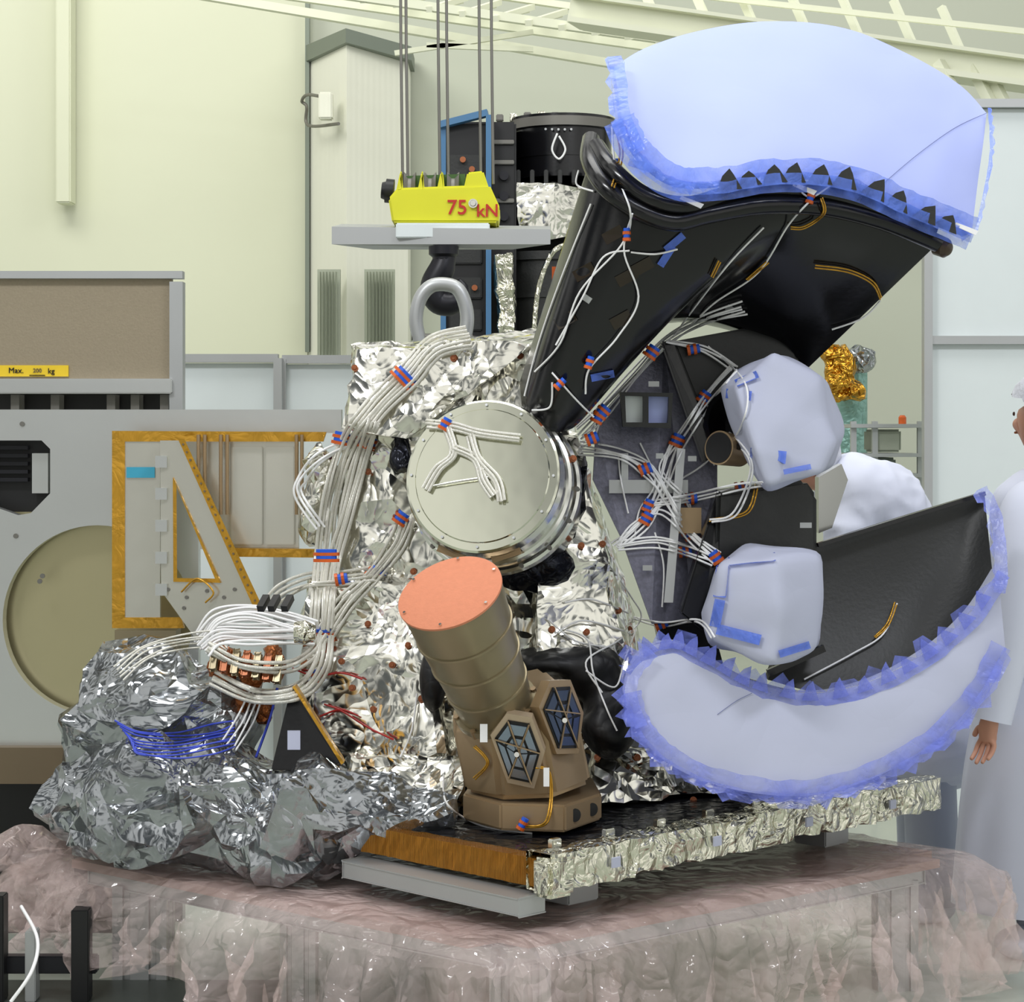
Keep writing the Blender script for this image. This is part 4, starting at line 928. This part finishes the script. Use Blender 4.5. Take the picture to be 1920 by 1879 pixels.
J={'pel':(X(1.80,6.87,.95),.13),'ch':(X(1.79,6.86,1.3),.14),'nk':(X(1.78,6.84,1.54),.055),'hd':(hc-V3((0,0,.045)),.075),'ht':(hc+V3((0,0,.045)),.088),
   'ls':(X(1.66,6.72,1.44),.06),'le':(X(1.60,6.64,1.12),.045),'lwr':(X(1.52,6.62,.78),.028),
   'rs':(X(1.93,6.98,1.44),.06),'re':(X(1.98,6.98,1.12),.045),'rwr':(X(1.93,6.88,.86),.03),
   'lh':(X(1.73,6.80,.9),.09),'lk':(X(1.72,6.78,.5),.06),'la':(X(1.73,6.80,.08),.045),'lt':(X(1.65,6.74,.045),.035),
   'rh':(X(1.88,6.94,.9),.09),'rk':(X(1.88,6.94,.5),.06),'ra':(X(1.89,6.96,.08),.045),'rt':(X(1.81,6.90,.045),.035)}
BE=[('nk','hd'),('hd','ht'),('ch','ls'),('ls','le'),('le','lwr'),('ch','rs'),('rs','re'),('re','rwr'),('pel','lh'),('lh','lk'),('lk','la'),('la','lt'),('pel','rh'),('rh','rk'),('rk','ra'),('ra','rt'),('ch','nk')]
E=[('pel','ch')]+BE
J['no']=(hc+V3((-.085,.06,-.03)),.014);E.append(('hd','no'))
hand(J,E,J['lwr'][0],(-.15,0,-1),(.75,-.6,0),'l');hand(J,E,J['rwr'][0],(-.2,-.3,-1),(.5,-.8,0),'r')
skin('body',J,E,M['skin'],p,'pel')
person_head(p,hc,(-.8,.6,0))
def coat(par,secs,seed=0):
    seg=64;n_=50;vs=[];fs=[]
    C=cat([(s[0],s[1],s[2]) for s in secs],n_);Rd=cat([(s[3],s[4],0) for s in secs],n_)
    for i,(c_,r) in enumerate(zip(C,Rd)):
        v=i/(n_-1)
        for s in range(seg):
            t=2*math.pi*s/seg;ct_,st_=math.cos(t),math.sin(t)
            f=1+.16*v*(abs(noise.noise(Vector((ct_*2.2+seed,st_*2.2,v*.8))))-.15)+.03*noise.noise(Vector((ct_*3,st_*3,v*5+seed)))
            vs.append(V3((c_.x+ct_*r.x*f,c_.y+st_*r.y*f,c_.z)))
    for i in range(n_-1):
        for s in range(seg):fs.append((i*seg+s,i*seg+(s+1)%seg,(i+1)*seg+(s+1)%seg,(i+1)*seg+s))
    return mk('coat',vs,fs,M['coat'],par,smooth=True)
coat(p,[(1.785+DX,6.84,1.57,.07,.07),(1.785+DX,6.84,1.52,.15,.13),(1.785+DX,6.85,1.44,.21,.17),(1.79+DX,6.86,1.25,.215,.19),(1.79+DX,6.86,1.0,.22,.20),(1.78+DX,6.87,.75,.25,.22),(1.77+DX,6.88,.5,.28,.24),(1.77+DX,6.89,.14,.30,.25)])
tube('sleeve',[X(1.69,6.76,1.46),X(1.65,6.70,1.40),X(1.60,6.64,1.12),X(1.525,6.62,.77)],.07,M['coat'],p,taper=[.06,.085,.075,.06],seg=16)
tube('sleeve',[X(1.9,6.95,1.46),X(1.94,6.98,1.40),X(1.98,6.98,1.12),X(1.935,6.885,.88)],.07,M['coat'],p,taper=[.06,.085,.07,.055],seg=16)
for (x,y) in ((1.73,6.80),(1.89,6.95)):
    tube('trouser_leg',[X(x,y,.6),X(x,y,.06)],.085,M['trouser'],p,n=6,seg=14);ell('overshoe',X(x-.045,y-.03,.045),(.12,.085,.06),M['coat'],p)
p2=empty('person',(1.38,7.35,0),'person in white coat bending forward behind the instrument','person')
hc=W(1505,870,7.25)
J={'pel':(V3((1.42,7.38,1.0)),.11),'mid':(W(1685,1010,7.35),.10),'ch':(W(1640,950,7.3),.10),'nk':(W(1570,905,7.26),.05),'hd':(hc+V3((.03,0,-.03)),.075),'ht':(hc+V3((-.0,0,.04)),.088),
   'ls':(W(1600,960,7.16),.05),'le':(W(1560,1080,7.05),.042),'lwr':(W(1490,1120,7.0),.03),'rs':(W(1620,940,7.44),.05),'re':(W(1590,1060,7.5),.042),'rwr':(W(1500,1100,7.4),.03),
   'lh':(V3((1.42,7.29,.95)),.08),'lk':(V3((1.42,7.27,.5)),.06),'la':(V3((1.44,7.28,.08)),.045),'lt':(V3((1.36,7.25,.045)),.035),
   'rh':(V3((1.44,7.47,.95)),.08),'rk':(V3((1.42,7.5,.5)),.06),'ra':(V3((1.46,7.5,.08)),.045),'rt':(V3((1.38,7.5,.045)),.035)}
E=[('pel','mid'),('mid','ch')]+BE
hand(J,E,J['lwr'][0],(-1,-.1,-.2),(0,.2,1),'l');hand(J,E,J['rwr'][0],(-1,-.1,-.2),(0,.2,1),'r')
skin('body',J,E,M['skin'],p2,'pel')
person_head(p2,hc,(-.9,-.2,0))
ells=[(V3((1.43,7.38,.62)),(.25,.25,.2)),(V3((1.42,7.38,.85)),(.22,.23,.2)),(V3((1.41,7.38,1.02)),(.19,.22,.2)),(W(1678,1030,7.36),(.17,.22,.22)),(W(1668,1000,7.34),(.17,.22,.21)),(W(1655,970,7.33),(.165,.22,.19)),(W(1642,950,7.31),(.16,.22,.175)),(W(1628,938,7.3),(.15,.22,.16)),(W(1612,930,7.29),(.14,.21,.15)),(W(1598,928,7.28),(.125,.2,.135)),
  (W(1605,960,7.16),(.09,.09,.12)),(W(1585,1020,7.1),(.075,.08,.12)),(W(1560,1070,7.06),(.075,.07,.08)),(W(1525,1098,7.03),(.09,.06,.06)),(W(1622,960,7.45),(.09,.08,.12)),(W(1600,1030,7.49),(.075,.08,.12))]
vs,fs=blob(ells,.014,.022,6,6,None,.1);mk('coat',vs,fs,M['coat'],p2,smooth=True)
for (x,y) in ((1.44,7.28),(1.45,7.49)):
    tube('trouser_leg',[V3((x-.02,y,.6)),V3((x,y,.06))],.09,M['trouser'],p2,n=6,seg=14);ell('overshoe',V3((x-.045,y,.045)),(.12,.075,.06),M['coat'],p2)
# ================================================================ LIGHTS + WORLD + CAMERA
def area(loc,tgt,sx,sy,e,col):
    l=bpy.data.lights.new('ceiling_light','AREA');l.shape='RECTANGLE';l.size=sx;l.size_y=sy;l.energy=e;l.color=col
    o=bpy.data.objects.new('ceiling_light',l);COL.objects.link(o);o.location=loc
    o.rotation_euler=(Vector(tgt)-Vector(loc)).to_track_quat('-Z','Y').to_euler()
area((-2.5,3,5.5),(0,6.2,1),1.4,.6,120,(.97,.98,1))
area((2.5,3.5,5.5),(.8,6.2,1),1.4,.6,80,(.9,.93,1))
area((0,7,6.2),(0,7,0),4,2,110,(1,1,.98))
area((-3.5,11.5,7),(-2,16,2.5),4,2,205,(1,1,.90))
area((3,11.5,7),(2.5,16,2),4,2,105,(1,1,.91))
w=bpy.data.worlds.new('World');sc.world=w;w.use_nodes=True;nt=w.node_tree;bg=nt.nodes['Background']
tc=nt.nodes.new('ShaderNodeTexCoord');nz=nt.nodes.new('ShaderNodeTexNoise');nz.inputs['Scale'].default_value=3.0;nz.inputs['Detail'].default_value=2
cr=nt.nodes.new('ShaderNodeValToRGB');cr.color_ramp.elements[0].position=.42;cr.color_ramp.elements[0].color=(.09,.10,.105,1);cr.color_ramp.elements[1].position=.55;cr.color_ramp.elements[1].color=(1,1,.96,1)  # dark and bright patches added to the surroundings for contrast in foil reflections
nt.links.new(tc.outputs['Generated'],nz.inputs['Vector']);nt.links.new(nz.outputs['Fac'],cr.inputs[0]);nt.links.new(cr.outputs[0],bg.inputs[0]);bg.inputs[1].default_value=1.0
cam=bpy.data.cameras.new('Camera');co=bpy.data.objects.new('Camera',cam);COL.objects.link(co);co.location=(0,0,CH);co.rotation_euler=(math.pi/2,0,0)
cam.sensor_width=36;cam.lens=75;cam.shift_y=-(939.5-HY)/1920;cam.clip_end=100;sc.camera=co
sc.view_settings.view_transform='Standard'
